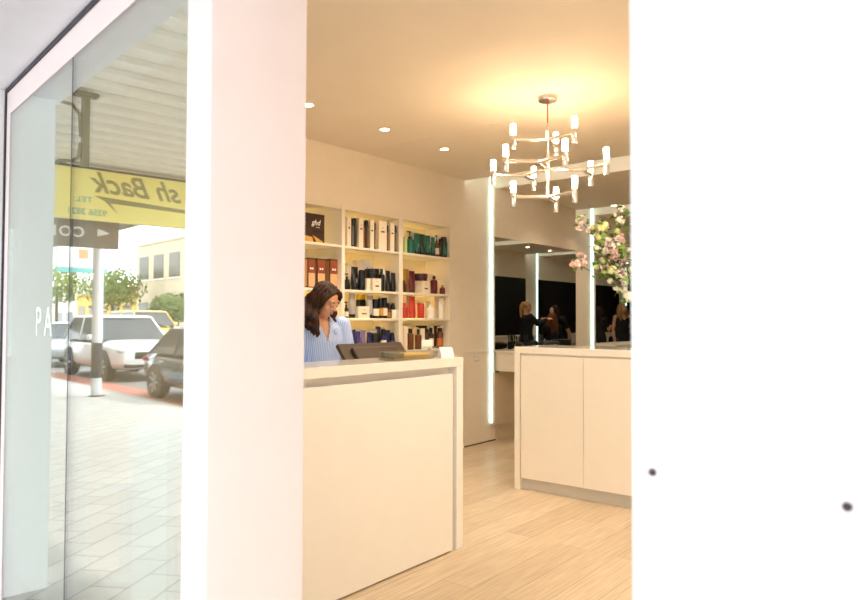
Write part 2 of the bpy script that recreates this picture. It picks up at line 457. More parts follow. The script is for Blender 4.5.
# ================================================================== built-in shelving
SZ = [1.030, 1.325, 1.567, 1.935]
sh = thing('shelving_unit', 'built in white shelving of three bays set in the shop wall', 'shelves', (NX0, YB-.02, 0))
def sbox(x0, x1, y0, y1, z0, z1): return MB().box(x0-NX0, x1-NX0, y0-YB+.02, y1-YB+.02, z0, z1, .0015)
BAYS = [(2.645, 3.28), (3.32, 4.022), (4.06, 4.747), (4.801, 5.514)]
sbox(NX0, NX1, 4.50, 4.519, .1, NZ1-.001).build('back_panel', mat('shelf_back', (252, 240, 206), .5, var=.01), sh)
for x0, x1 in ((NX0+.001, 2.645), (3.28, 3.32), (4.022, 4.06), (4.747, 4.801), (5.514, NX1-.001)):
    sbox(x0, x1, YB-.024, 4.50, .0, NZ1-.001).build('side_panel', M_SHELF, sh)
for bi, (x0, x1) in enumerate(BAYS):
    sbox(x0, x1, YB-.02, 4.50, NZ1-.026, NZ1-.001).build('top_board', M_SHELF, sh)
    for z in SZ+[.62, .1]:
        b = sbox(x0, x1, YB-.02, 4.50, z-.021, z).build('shelf_board', M_SHELF, sh)
        if z > 1 and bi > 0:
            sbox(x0+.02, x1-.02, 4.482, 4.499, z+.001, z+.014).build('led_strip', M_WARMLED, b)
# ================================================================== reception counter
CZ = 1.098
YC = 2.38
ct = thing('reception_counter', 'white reception counter with a thick top and a big plain front panel', 'counter', (1.59, YC, 0))
def cbox(x0, x1, y0, y1, z0, z1, bv=.002): return MB().box(x0-1.59, x1-1.59, y0-YC, y1-YC, z0, z1, bv)
cbox(1.59, 3.275, YC, 2.71, CZ-.052, CZ).build('top', M_TOP, ct)
cbox(3.212, 3.275, YC, 2.71, 0, CZ-.0525).build('end_panel', M_WHITE, ct)
cbox(1.59, 3.176, YC, YC+.03, .008, CZ-.092).build('front_panel', M_WHITE, ct)
cbox(1.60, 3.211, YC+.06, YC+.09, 0, CZ-.0525).build('inner_panel', M_WHITE, ct)
dk = cbox(1.60, 3.26, 2.711, 3.02, .70, .845).build('desk', M_WHITE, ct)
cbox(1.60, 1.64, 2.711, 3.0, 0, .699).build('desk_side', M_WHITE, ct)
cbox(3.215, 3.255, 2.711, 3.0, 0, .699).build('desk_side', M_WHITE, ct)

# monitor on the desk, seen from behind
mx0, _ = at_Y(344, 2.84); mx1, _ = at_Y(407, 2.84)
mo = thing('monitor', 'dark brown point of sale screen tilted back behind the counter top', 'monitor', ((mx0+mx1)/2, 2.84, .845))
W2 = (mx1-mx0)/2
prof = [(-.055, 1.085-.845), (.10, 1.205-.845)]
Mt = Matrix.Translation((0, 0, .245)) @ Matrix.Rotation(R(-38), 4, 'X')
m = MB(); m.box(-W2, W2, -.012, .012, -.12, .10, .004); m.xform(Mt); m.build('screen_housing', mat('dark_brown_plastic', (62, 44, 32), .4, var=.06), mo)
m = MB(); m.box(-W2*.72, W2*.72, -.035, -.011, -.10, .06, .01); m.xform(Mt); m.build('back_cover', mat('dark_brown_plastic', (62, 44, 32)), mo)
m = MB(); m.box(-W2+.012, W2-.012, .012, .0135, -.115, .088); m.xform(Mt); m.build('display', mat('display_glass', (20, 24, 30), .1), mo)
MB().lathe([(0, 0), (.10, 0), (.10, .012), (.02, .018), (.02, .2), (0, .2)], seg=20).build('stand', M_BLACKPL, mo, 'a')

def ctop(x, Y):
    X, d = at_Y(x, Y); return X
# clear display case
ax0, ax1 = ctop(389, 2.48), ctop(430, 2.48)
ac = thing('display_case', 'clear acrylic display case lying on the counter beside the screen', 'display case', ((ax0+ax1)/2, 2.50, CZ))
hw = (ax1-ax0)/2
m = MB(); t_ = .003
m.box(-hw, hw, -.055, .055, 0, t_).box(-hw, hw, -.055, -.055+t_, t_, .048).box(-hw, hw, .055-t_, .055, t_, .048)
m.box(-hw, -hw+t_, -.052, .052, t_, .048).box(hw-t_, hw, -.052, .052, t_, .048)
m.build('case', M_CLEAR, ac)
m = MB().box(-hw+.003, hw-.003, -.052, .052, .0035, .009); m.build('base_tray', mat('gold_tray', (205, 170, 90), .35, .2), ac)
m = MB()
for i in range(3): m.box(-hw+.010, -hw+.095, -.045+i*.032, -.02+i*.032, .0095, .036+.003*i, .002)
m.build('insert', mat('olive_insert', (88, 84, 62), .35), ac)
m = MB()
for i in range(2): m.capsule((-hw+.125, -.02+i*.04, .024), .014, (hw-.03, -.025+i*.045, .021), .011, 10)
m.build('comb_handle', mat('gold_handle', (226, 190, 110), .3, .4), ac, 'a')
# price card holder and tent card
x = ctop(429.5, 2.58)
pc = thing('card_holder', 'upright white price card in a small clear holder on the counter', 'card', (x, 2.60, CZ), R(-8))
MB().box(-.045, .045, -.02, .02, 0, .003).build('base', M_CLEAR, pc)
MB().box(-.043, .043, -.003, 0, .0035, .098).build('card', mat('card_white', (250, 244, 236), .6, var=.01), pc)
MB().box(.005, .033, -.0042, -.0031, .034, .05).build('printed_mark', mat('card_print', (196, 156, 120), .6), pc)
MB().box(-.035, -.02, -.0042, -.0031, .012, .022).build('printed_line', mat('card_print', (196, 156, 120)), pc)
MB().box(-.045, .045, -.006, -.0045, .0035, .06).build('clear_front', M_CLEAR, pc)
x = ctop(449.5, 2.47)
tc_ = thing('tent_card', 'small white folded tent card at the right end of the counter', 'card', (3.198, 2.45, CZ), R(-14))
m = MB()
m.loft([[(-.047, -.022, 0), (-.047, -.019, 0), (-.047, 0, .058), (-.047, -.002, .060)], [(.047, -.022, 0), (.047, -.019, 0), (.047, 0, .058), (.047, -.002, .060)]])
m.loft([[(-.047, .022, 0), (-.047, .019, 0), (-.047, 0, .0575), (-.047, .002, .0595)], [(.047, .022, 0), (.047, .019, 0), (.047, 0, .0575), (.047, .002, .0595)]])
m.build('card', mat('card_white2', (252, 240, 240), .6, var=.01), tc_)
m = MB()
m.box(-.02, .02, -.0137, -.0131, .026, .029)
m.xform(Matrix.Translation((0, -.0135, .027)) @ Matrix.Rotation(R(-20), 4, 'X') @ Matrix.Translation((0, .0135-.0008, -.027)))
m.build('printed_line', mat('pale_print', (222, 196, 196), .6), tc_)
x = ctop(446.5, 2.66)
mc = MB().box(-.035, .035, -.008, .008, 0, .004).box(-.035, .035, -.002, .0, .004, .062).build('clear_stand', M_CLEAR, None, loc=(3.232, 2.53, CZ+.0002), rz=R(-20))
tag(mc, 'small clear acrylic stand just behind the folded tent card', 'stand')

# ================================================================== cabinet on the right
XC, YC1 = 4.65, 2.885
cb = thing('storage_cabinet', 'white waist high cabinet with flat handleless doors below the flowers', 'cabinet', (XC, YC1, 0))
KZ = 1.105
def kbox(x0, x1, y0, y1, z0, z1, bv=.002): return MB().box(x0-XC, x1-XC, y0-YC1, y1-YC1, z0, z1, bv)
kbox(XC, XC+.55, 1.20, YC1, KZ-.052, KZ).build('top', M_TOP, cb)
kbox(XC, XC+.55, YC1-.05, YC1, 0, KZ-.0525).build('side_panel', M_WHITE2, cb)
kbox(XC, XC+.55, 1.20, 1.25, 0, KZ-.0525).build('side_panel', M_WHITE2, cb)
kbox(XC+.022, XC+.53, 1.25, YC1-.051, .09, KZ-.0535).build('carcass', M_WHITE2, cb)
kbox(XC+.035, XC+.5, 1.25, YC1-.051, 0, .0885).build('plinth', mat('plinth', (205, 200, 188), .5), cb)
ys = [YC1-.056, 2.296, 1.768, 1.254]
for y0, y1 in zip(ys[1:], ys[:-1]):
    kbox(XC, XC+.0205, y0+.002, y1-.002, .092, KZ-.066).build('door', M_WHITE2, cb)

# styling benches and what lies on them
for k in range(5):
    lx = LEDX[k]; x1 = lx+2.48-PW
    sb = thing('styling_bench', ['white wall mounted styling bench below the tall mirror, left of the cabinet', 'second white styling bench, behind the cabinet', 'third styling bench along the back wall', 'fourth styling bench along the back wall', 'fifth styling bench along the back wall'][k], 'bench', (lx+.02, YM, 0), 0, 'white styling benches')
    MB().box(0, x1-lx-.04, -.25, -.001, .76, .955, .003).build('body', M_WHITE2, sb)
    MB().box(-.01, x1-lx-.03, -.262, -.001, .956, .980, .002).build('top', M_WHITE2, sb)
    s2 = thing('styling_bench', 'styling bench along the far wall, seen in the mirror' + ['', ', under the second dark panel', ', under the third dark panel', ', behind the seated client', ', behind the standing woman'][k], 'bench', (lx+.02, YOM, 0), 0, 'white styling benches')
    MB().box(0, x1-lx-.04, .001, .25, .76, .955, .003).build('body', M_WHITE2, s2)
    MB().box(-.01, x1-lx-.03, .001, .262, .956, .980, .002).build('top', M_WHITE2, s2)
def dryer(x, y, z, rz, label):
    t = thing('hair_dryer', label, 'hair dryer', (x, y, z), rz, 'black hair dryers')
    MB().tube([(-.1, 0, .045), (-.06, 0, .045), (.06, 0, .045), (.1, 0, .045)], [.03, .044, .042, .03], 16).build('barrel', M_BLACKPL, t, 'a')
    MB().tube([(.02, 0, .04), (.03, -.07, .03), (.035, -.14, .022)], [.018, .017, .016], 12).build('handle', M_BLACKPL, t, 'a')
dryer(6.55, 4.0, .98, R(20), 'black hair dryer lying on the nearest styling bench')
dryer(7.3, 4.02, .98, R(-40), 'black hair dryer on the bench, behind the cabinet end')
for i, (x, y) in enumerate(((6.42, 3.93), (6.75, 4.03), (6.95, 3.95))):
    t = thing('brush_cup', ['black cup of brushes at the near corner of the styling bench', 'black cup of brushes beside the hair dryer on the bench', 'third black brush cup along the styling bench'][i], 'cup', (x, y, .98), 0, 'brush cups')
    MB().lathe([(0, 0), (.03, 0), (.034, .08), (.03, .08), (.027, .005), (0, .005)], seg=16).build('cup', M_BLACKPL, t, 'a')
    for j in range(3):
        MB().capsule((.006*math.cos(j*2.1), .006*math.sin(j*2.1), .01), .005, (.02*math.cos(j*2.1), .02*math.sin(j*2.1), .15), .009, 8).build('brush', M_BLACKPL, t, 'a')
# outlet on the pilaster
X, d = at_Y(475.5, YP)
ol = thing('power_outlet', 'white double power outlet on the pilaster wall beside the counter', 'outlet', (X, YP-.011, .86))
MB().box(-.04, .04, -.008, 0, .0, .085, .003).build('plate', M_WHITE, ol)
for sx in (-.02, .02): MB().box(sx-.006, sx+.006, -.011, -.0085, .055, .07, .001).build('switch', mat('switch_grey', (210, 205, 196), .4), ol)
m = MB()
for sx in (-.02, .02):
    m.box(sx-.008, sx-.005, -.0092, -.0082, .02, .032).box(sx+.005, sx+.008, -.0092, -.0082, .02, .032).box(sx-.0015, sx+.0015, -.0092, -.0082, .012, .02)
m.build('socket_slots', M_BLACKPL, ol)
# white pedestal inside the window
pd = thing('pedestal_table', 'small round white pedestal table standing inside the shop window', 'table', (1.82, 3.45, 0))
MB().lathe([(0, 0), (.13, 0), (.13, .015), (.05, .025), (.04, .06), (.04, .47), (0, .47)], seg=24).build('column', M_WHITE, pd, 'a')
MB().lathe([(0, .471), (.14, .471), (.143, .485), (.14, .50), (0, .50)], seg=32).build('top', M_WHITE, pd, 'a')
# ================================================================== goods on the shelves
COL = dict(cream=(248, 232, 206), white=(250, 246, 238), black=(11, 11, 13), navyblack=(16, 20, 28), navy=(38, 38, 84), violet=(66, 54, 120), lilac=(128, 108, 150),
           gold=(206, 158, 72), amber=(104, 58, 30), darkamber=(70, 40, 24), teal=(18, 100, 84), darkteal=(14, 58, 52), palegreen=(196, 214, 140),
           maroon=(98, 28, 36), darkmaroon=(66, 22, 28), red=(206, 60, 48), yellow=(236, 196, 20), brown=(62, 40, 30), grey=(170, 164, 158), orange=(196, 110, 58), olive=(150, 120, 40))
def pm(c, kind='plastic'):
    k = kind+'_'+c
    if kind == 'carton': return mat(k, COL[c], .55, var=.02)
    return mat(k, COL[c], .28, var=.05)
def lathe_part(t, name, prof, c, seg=20, sx=1, sy=1):
    return MB().lathe(prof, seg=seg, sx=sx, sy=sy).build(name, pm(c), t, 'a')
def band(t, r, z0, z1, c, name='label_band', sx=1, sy=1):
    return MB().lathe([(r, z0), (r+.0006, z0), (r+.0006, z1), (r, z1)], seg=20, sx=sx, sy=sy).build(name, mat('print_'+c, COL[c], .5, var=.02), t, 'a')
def carton(t, w, h, c, mark='black', d=None):
    d = d or w
    MB().box(-w/2, w/2, -d/2, d/2, 0, h, .0008).build('box', pm(c, 'carton'), t)
    if mark:
        zc = h*.60 if h > .14 else h*.32
        m = MB().box(-w*.22, w*.22, -d/2-.0007, -d/2-.0001, zc, zc+.013)
        m.build('printed_mark', mat('print_'+mark, COL[mark], .5, var=.02), t)
        m = MB().box(-w*.06, w*.06, -d/2-.0007, -d/2-.0001, zc+.035, zc+.048) if h > .14 else MB().box(-w*.06, w*.06, -d/2-.0007, -d/2-.0001, h*.7, h*.78)
        m.build('printed_emblem', mat('print_gold', COL['gold'], .5, var=.02), t)
def bottle(t, w, h, c, cap='black', neck=.5, mark=None, capf=.2):
    r = w/2
    lathe_part(t, 'body', [(0, 0), (r*.94, 0), (r, .004), (r, h*(1-capf)-.02), (r*.9, h*(1-capf)-.008), (r*neck, h*(1-capf)), (0, h*(1-capf))], c)
    lathe_part(t, 'cap', [(0, h*(1-capf)+.0005), (r*neck*1.02, h*(1-capf)+.0005), (r*neck, h-.004), (r*neck*.85, h), (0, h)], cap)
    if mark: band(t, r, h*.12, h*.5, mark)
def can(t, w, h, c, cap='black', mark=None):
    r = w/2
    lathe_part(t, 'body', [(0, 0), (r*.95, 0), (r, .004), (r, h*.80), (0, h*.80)], c)
    lathe_part(t, 'cap', [(0, h*.8005), (r*.93, h*.8005), (r*.93, h*.93), (r*.7, h*.985), (0, h)], cap)
    if mark:
        m = MB().box(-r*.16, r*.16, -r-.0012, -r+.004, h*.05, h*.72); m.build('printed_stripe', mat('print_'+mark, COL[mark], .4, var=.02), t)
def tube_(t, w, h, c, cap='black', mark=None):
    r = w/2; n = 20; rings = []
    for f, fl_ in ((.16, 0), (.3, .05), (.6, .45), (.85, .8), (.965, 1), (1, 1)):
        a = r*(.86+.14*fl_); b = r*.80*(1-fl_)+.0018*fl_
        rings.append([(a*math.cos(2*PI*k/n), b*math.sin(2*PI*k/n), h*f) for k in range(n)])
    MB().loft(rings).build('body', pm(c), t, 'a')
    lathe_part(t, 'cap', [(0, 0), (r*.78, 0), (r*.8, .003), (r*.8, h*.158), (0, h*.158)], cap, sy=.94)
    if mark:
        MB().box(-r*.15, r*.15, -r*.74, -r*.5, h*.25, h*.5).build('printed_stripe', mat('print_'+mark, COL[mark], .4, var=.02), t)
def jar(t, w, h, c, cap=None):
    r = w/2
    lathe_part(t, 'body', [(0, 0), (r*.8, 0), (r*.9, .003), (r*.96, h*.55), (0, h*.55)], c)
    lathe_part(t, 'lid', [(0, h*.555), (r, h*.555), (r, h*.98), (r*.97, h), (0, h)], cap or c)
def pump(t, w, h, c, cap='black', mark=None):
    r = w/2; hb = h*.66
    lathe_part(t, 'body', [(0, 0), (r*.94, 0), (r, .004), (r, hb-.025), (r*.8, hb-.008), (r*.35, hb), (0, hb)], c)
    p = MB().lathe([(0, hb+.0005), (r*.38, hb+.0005), (r*.38, hb+.02), (r*.12, hb+.022), (r*.12, h-.012), (0, h-.012)], seg=14)
    p.box(-r*.75, r*.3, -.005, .005, h-.012, h); p.build('pump', pm(cap), t)
    if mark: band(t, r, hb*.15, hb*.6, mark)
def spray(t, w, h, c, cap='black', mark=None):
    r = w/2; hb = h*.55
    lathe_part(t, 'body', [(0, 0), (r*.94, 0), (r, .004), (r, hb-.012), (r*.8, hb), (0, hb)], c)
    lathe_part(t, 'cap', [(0, hb+.0005), (r*.72, hb+.0005), (r*.6, h*.8), (r*.45, h-.004), (0, h)], cap)
    if mark: band(t, r, hb*.12, hb*.7, mark)
def cone(t, w, h, c, cap='white', mark=None):
    r = w/2
    lathe_part(t, 'body', [(0, 0), (r*.95, 0), (r, .004), (r, h*.6), (r*.55, h*.76), (0, h*.76)], c)
    lathe_part(t, 'nozzle', [(0, h*.7605), (r*.42, h*.7605), (r*.18, h), (0, h)], cap)
KIND = dict(carton=('carton', 'box'), bottle=('shampoo_bottle', 'bottle'), can=('spray_can', 'can'), tube=('cream_tube', 'tube'), jar=('hair_mask_jar', 'jar'),
            pump=('pump_bottle', 'bottle'), spray=('spray_bottle', 'bottle'), cone=('nozzle_bottle', 'bottle'))
BUILD = dict(carton=carton, bottle=bottle, can=can, tube=tube_, jar=jar, pump=pump, spray=spray, cone=cone)
def shelf(name, z, k, ox, oy, items, group):
    """items: kind, left, right and top on the shelf front, depth row, build colours, label, height of what it stands on"""
    lo, hi = (4.06, 4.747) if 'middle' in name else (4.801, 5.514)
    rec = []
    for it in items:
        kind, a, b, top, row, args, label = it[:7]
        base = it[7] if len(it) > 7 else 0.0
        Y = YB+row
        for _ in range(2):
            Xa, da = at_Y(ox+a/k, Y); Xb, db = at_Y(ox+b/k, Y)
            d = (da+db)/2; wd = (Xb-Xa)*(.99 if kind != 'carton' else .96)
            if row < .1: Y = YB+max(row, wd/2-.014)
        h = EYE+(319-(oy+top/k))*d/FPX-z-base
        rec.append(dict(kind=kind, x=(Xa+Xb)/2, w=wd, y=Y, h=h, base=base, args=args, label=label, front=row < .1))
    for rows in ([r for r in rec if r['front'] and not r['base']], [r for r in rec if not r['front']]):
        rows.sort(key=lambda r: r['x'])
        lim = hi-.003                       # nothing stands in a divider or in its neighbour
        for r in reversed(rows):
            r['x'] = min(r['x'], lim-r['w']/2); lim = r['x']-r['w']/2-.001
        lim = lo+.003
        for r in rows:
            r['x'] = max(r['x'], lim+r['w']/2); lim = r['x']+r['w']/2+.001
    for r in rec:
        if r['base']:
            c = min((q for q in rec if q['front'] and q['kind'] == 'carton' and not q['base']), key=lambda q: abs(q['x']-r['x']))
            r['x'] = min(max(r['x'], c['x']-c['w']*.6), c['x']+c['w']*.6); r['y'] = c['y']; r['base'] = c['h']+.0008
    for r in rec:
        nm, cat = KIND[r['kind']]
        t = thing(nm, r['label']+' '+name, cat, (r['x'], r['y'], z+r['base']+.0008), R(random.uniform(-3, 3)) if r['kind'] != 'carton' else 0, group)
        BUILD[r['kind']](t, r['w'], r['h'], *r['args'], **(dict(d=min(r['w'], .048)) if r['kind'] == 'carton' and not r['front'] else {}))
F, B = .014, .118       # front row, back row (behind the wall plane)
# ---- middle bay, top shelf
shelf("on the middle bay's top shelf", SZ[3], 11.53, 340, 205, [
 ('carton', 57, 103, 140, F, ('cream', 'black'), 'tall cream carton at the far left end'),
 ('can', 108, 146, 150, F, ('black', 'black', 'grey'), 'black hairspray can with silver stripe beside the leftmost carton'),
 ('can', 150, 186, 148, F+.01, ('black', 'black'), 'plain black can just left of the red marked carton'),
 ('carton', 189, 242, 150, F, ('cream', 'maroon'), 'tall cream carton with a red mark'),
 ('can', 246, 276, 178, F, ('brown', 'black', 'orange'), 'brown can just right of the red marked carton'),
 ('can', 279, 318, 172, F, ('darkamber', 'black', 'olive'), 'black and olive can left of the middle carton'),
 ('carton', 323, 368, 172, F, ('cream', 'black'), 'slim cream carton in the middle of the row'),
 ('can', 372, 404, 200, F, ('black', 'black', 'gold'), 'black can with a gold stripe, middle of the row'),
 ('carton', 412, 508, 192, F, ('cream', 'black'), 'widest cream carton'),
 ('can', 511, 548, 228, F, ('black', 'navyblack', 'orange'), 'black can right after the widest carton'),
 ('carton', 572, 622, 212, F, ('cream', 'black'), 'rightmost cream carton'),
 ('carton', 535, 570, 214, B, ('cream', None), 'cream carton set back behind the rightmost cans'),
 ('can', 626, 668, 238, F, ('black', 'black', 'gold'), 'black and gold can at the far right end'),
], 'products on the top shelf of the middle bay')
# ---- middle bay, second shelf
shelf("on the middle bay's second shelf", SZ[2], 13.34, 340, 255, [
 ('pump', 62, 118, 250, F, ('black', 'black'), 'small black pump bottle at the left end'),
 ('tube', 148, 236, 160, F, ('black', 'black', 'grey'), 'biggest black cream tube'),
 ('can', 252, 318, 200, F, ('navyblack', 'black'), 'black can right of the biggest tube'),
 ('carton', 326, 378, 318, F-.005, ('cream', None), 'low plain cream carton under the black jar, left one'),
 ('carton', 384, 494, 318, F-.005, ('cream', 'black'), 'low cream carton with a black mark under the jar'),
 ('jar', 334, 476, 215, F-.005, ('black', 'black'), 'wide black jar standing on two cream cartons', .095),
 ('bottle', 522, 582, 190, F, ('navyblack', 'black', .45, None, .22), 'black round shouldered bottle right of the jar'),
 ('tube', 604, 666, 215, F, ('black', 'black'), 'black cream tube, second from the right end'),
 ('tube', 692, 756, 240, F, ('black', 'black'), 'black cream tube at the right end'),
 ('carton', 66, 128, 122, B, ('cream', None), 'cream carton at the back left behind the pump bottle'),
 ('carton', 132, 184, 138, B, ('white', None), 'white carton behind the biggest tube'),
 ('carton', 192, 280, 78, B, ('cream', None), 'tall cream carton at the back, left of the tallest'),
 ('carton', 292, 402, 72, B, ('white', 'black'), 'tallest white carton at the back above the jar'),
 ('carton', 440, 496, 175, B, ('cream', None), 'cream carton at the back right of the jar'),
 ('carton', 508, 574, 178, B, ('white', None), 'white carton behind the round shouldered bottle'),
 ('carton', 586, 642, 185, B, ('white', None), 'white carton behind the second tube from the right'),
 ('carton', 668, 730, 225, B, ('cream', None), 'cream carton behind the rightmost tube'),
], 'products on the second shelf of the middle bay')
# ---- middle bay, third shelf
shelf("on the middle bay's third shelf", SZ[1], 10, 340, 290, [
 ('pump', 44, 79, 120, F, ('black', 'black', 'cream'), 'small black bottle at the left end'),
 ('tube', 88, 152, 38, F, ('grey', 'black'), 'tall silver topped tube, left one'),
 ('bottle', 168, 208, 46, B, ('black', 'yellow', .8, None, .22), 'black bottle with yellow cap, left of its twin'),
 ('bottle', 214, 250, 46, B, ('black', 'yellow', .8, None, .22), 'black bottle with yellow cap, right of its twin'),
 ('carton', 154, 268, 168, F-.005, ('cream', 'olive'), 'square cream carton in front of the yellow caps'),
 ('tube', 270, 328, 62, F, ('grey', 'black'), 'tall silver topped tube right of the square carton'),
 ('bottle', 338, 390, 95, F, ('black', 'black', .85, 'cream', .45), 'black and cream bottle in the middle'),
 ('bottle', 398, 438, 85, F, ('black', 'black', .85, 'gold', .45), 'black bottle with a gold lower half'),
 ('bottle', 442, 482, 80, F, ('black', 'black', .9, 'cream', .5), 'tallest black bottle with a cream base'),
 ('spray', 486, 528, 130, F, ('amber', 'black', 'olive'), 'amber spray bottle with black top'),
 ('spray', 540, 588, 130, F, ('white', 'black'), 'white based spray bottle at the right end'),
 ('carton', 408, 448, 62, B, ('cream', None), 'cream carton at the back behind the gold bottle'),
 ('carton', 486, 550, 105, B, ('white', None), 'white carton at the back behind the spray bottles'),
 ('carton', 260, 300, 45, B, ('cream', None), 'cream carton at the back behind the right silver tube'),
], 'products on the third shelf of the middle bay')
# ---- middle bay, lowest shelf
shelf("on the middle bay's lowest visible shelf", SZ[0], 10, 340, 290, [
 ('tube', 102, 154, 400, F, ('navy', 'navy'), 'dark navy tube at the left end'),
 ('tube', 158, 205, 416, F, ('violet', 'navy', 'lilac'), 'violet tube with a pale stripe'),
 ('tube', 208, 254, 405, F, ('lilac', 'navy'), 'lilac tube'),
 ('tube', 275, 326, 425, F, ('navy', 'navy'), 'navy tube left of the navy jar'),
 ('jar', 330, 420, 435, F, ('navy', 'black'), 'wide navy jar'),
 ('bottle', 422, 466, 392, F, ('navy', 'black', .6, 'cream', .3), 'navy bottle with a cream label'),
 ('carton', 470, 515, 402, F+.03, ('navy', None), 'slim navy carton'),
 ('spray', 536, 590, 425, F, ('violet', 'black'), 'violet spray bottle at the right end'),
 ('carton', 80, 132, 382, B, ('cream', None), 'cream carton at the back left'),
 ('carton', 138, 200, 390, B, ('white', None), 'white carton behind the violet tube'),
 ('carton', 258, 304, 395, B, ('cream', None), 'cream carton behind the lilac tube'),
 ('carton', 308, 352, 392, B, ('white', None), 'white carton behind the navy jar'),
 ('bottle', 358, 398, 368, B, ('navy', 'navy', .8, None, .2), 'tall navy bottle at the back behind the jar'),
 ('carton', 402, 430, 372, B, ('cream', None), 'slim cream carton beside the tall navy bottle'),
 ('carton', 520, 560, 408, B, ('cream', None), 'cream carton behind the violet spray bottle'),
], 'products on the lowest visible shelf of the middle bay')
# ---- right bay, top shelf
shelf("on the right bay's top shelf", SZ[3], 12, 398, 215, [
 ('carton', 60, 92, 262, F, ('palegreen', None), 'pale green carton at the left end'),
 ('pump', 98, 178, 195, F, ('teal', 'black'), 'teal pump bottle at the left'),
 ('tube', 192, 253, 215, F, ('teal', 'black', 'grey'), 'tallest teal tube'),
 ('tube', 259, 325, 230, F, ('darkteal', 'black', 'teal'), 'dark teal tube, second of the four'),
 ('tube', 329, 393, 247, F, ('teal', 'black', 'grey'), 'teal tube, third of the four'),
 ('tube', 395, 440, 266, F, ('teal', 'black'), 'smallest teal tube'),
 ('pump', 441, 481, 245, F, ('amber', 'black', 'cream'), 'amber pump bottle'),
 ('bottle', 496, 536, 288, F, ('black', 'black', .6), 'small black bottle, second from the right'),
 ('bottle', 544, 600, 265, F, ('darkteal', 'black', .75, 'teal', .2), 'dark teal bottle at the right end'),
 ('carton', 90, 122, 195, B, ('cream', None), 'cream carton at the back left'),
 ('carton', 130, 182, 200, B, ('white', None), 'white carton behind the teal pump bottle'),
 ('carton', 338, 432, 236, B, ('white', None), 'white carton behind the third teal tube'),
 ('carton', 488, 540, 262, B, ('cream', None), 'cream carton behind the small black bottle'),
], 'products on the top shelf of the right bay')
# ---- right bay, second shelf
shelf("on the right bay's second shelf", SZ[2], 9.23, 398, 260, [
 ('bottle', 42, 66, 190, F, ('darkmaroon', 'black', .6), 'dark maroon bottle cut by the left divider'),
 ('carton', 50, 80, 85, B, ('gold', None), 'tall gold carton at the left end'),
 ('carton', 84, 122, 90, B, ('white', None), 'tall white carton behind the maroon tube'),
 ('tube', 98, 151, 102, F, ('maroon', 'darkmaroon'), 'tall maroon tube'),
 ('carton', 186, 254, 196, F-.005, ('cream', 'maroon'), 'low cream carton under the maroon jar'),
 ('jar', 155, 240, 135, F-.005, ('darkmaroon', 'darkmaroon'), 'maroon jar standing on a low cream carton', .112),
 ('carton', 264, 310, 130, B, ('cream', None), 'cream carton behind and left of the maroon bottle'),
 ('bottle', 312, 352, 148, F, ('maroon', 'darkmaroon', .45, None, .2), 'maroon round shouldered bottle'),
 ('carton', 356, 392, 186, B, ('cream', None), 'short cream carton near the right end'),
 ('bottle', 392, 425, 232, F, ('maroon', 'gold', .5, None, .25), 'smallest maroon bottle at the right end'),
], 'products on the second shelf of the right bay')
# ---- right bay, third shelf
shelf("on the right bay's third shelf", SZ[1], 9.23, 398, 260, [
 ('bottle', 42, 79, 398, F, ('red', 'red', .5, None, .25), 'red bottle at the left end'),
 ('carton', 60, 102, 330, B, ('cream', None), 'cream carton at the back left'),
 ('tube', 103, 156, 336, F, ('red', 'red'), 'tall bright red tube'),
 ('carton', 158, 190, 374, B, ('cream', None), 'cream carton between the two red tubes'),
 ('can', 188, 231, 397, F, ('red', 'red'), 'short red can right of the tall tube'),
 ('carton', 234, 282, 384, B, ('cream', None), 'cream carton left of the white nozzle bottle'),
 ('cone', 276, 326, 405, F, ('white', 'white'), 'white bottle with a pointed nozzle'),
 ('carton', 322, 370, 330, B, ('cream', None), 'tall cream carton behind the white products'),
 ('tube', 378, 419, 347, F, ('white', 'white'), 'tall white tube at the right end'),
], 'products on the third shelf of the right bay')
# ---- right bay, lowest shelf
shelf("on the right bay's lowest visible shelf", SZ[0], 9.55, 380, 310, [
 ('carton', 212, 246, 160, F, ('cream', None), 'cream carton at the left end'),
 ('carton', 248, 272, 158, B, ('white', None), 'white carton left of the first amber bottle'),
 ('bottle', 270, 312, 180, F, ('amber', 'black', .6), 'first amber bottle from the left'),
 ('carton', 314, 350, 165, B, ('cream', None), 'cream carton between the two amber bottles'),
 ('bottle', 345, 388, 185, F, ('amber', 'black', .4, None, .25), 'second amber bottle, slim necked'),
 ('carton', 356, 458, 150, B+.02, ('brown', None), 'dark brown carton at the back middle'),
 ('carton', 390, 428, 175, F+.03, ('cream', None), 'cream carton in front of the dark brown one'),
 ('bottle', 431, 462, 182, F, ('brown', 'black', .8), 'dark brown bottle behind the price card'),
 ('carton', 466, 496, 150, F+.05, ('cream', 'black'), 'slim cream carton right of the dark carton'),
 ('bottle', 498, 532, 170, F, ('darkamber', 'black', .6, 'cream', .25), 'black capped bottle with a cream band'),
 ('carton', 514, 556, 150, B, ('brown', None), 'slim dark brown carton at the back right'),
 ('carton', 558, 584, 158, F+.05, ('cream', 'black'), 'slim cream carton left of the last bottle'),
 ('bottle', 585, 624, 170, F, ('amber', 'black', .7, 'orange', .2), 'amber bottle at the right end'),
], 'products on the lowest visible shelf of the right bay')
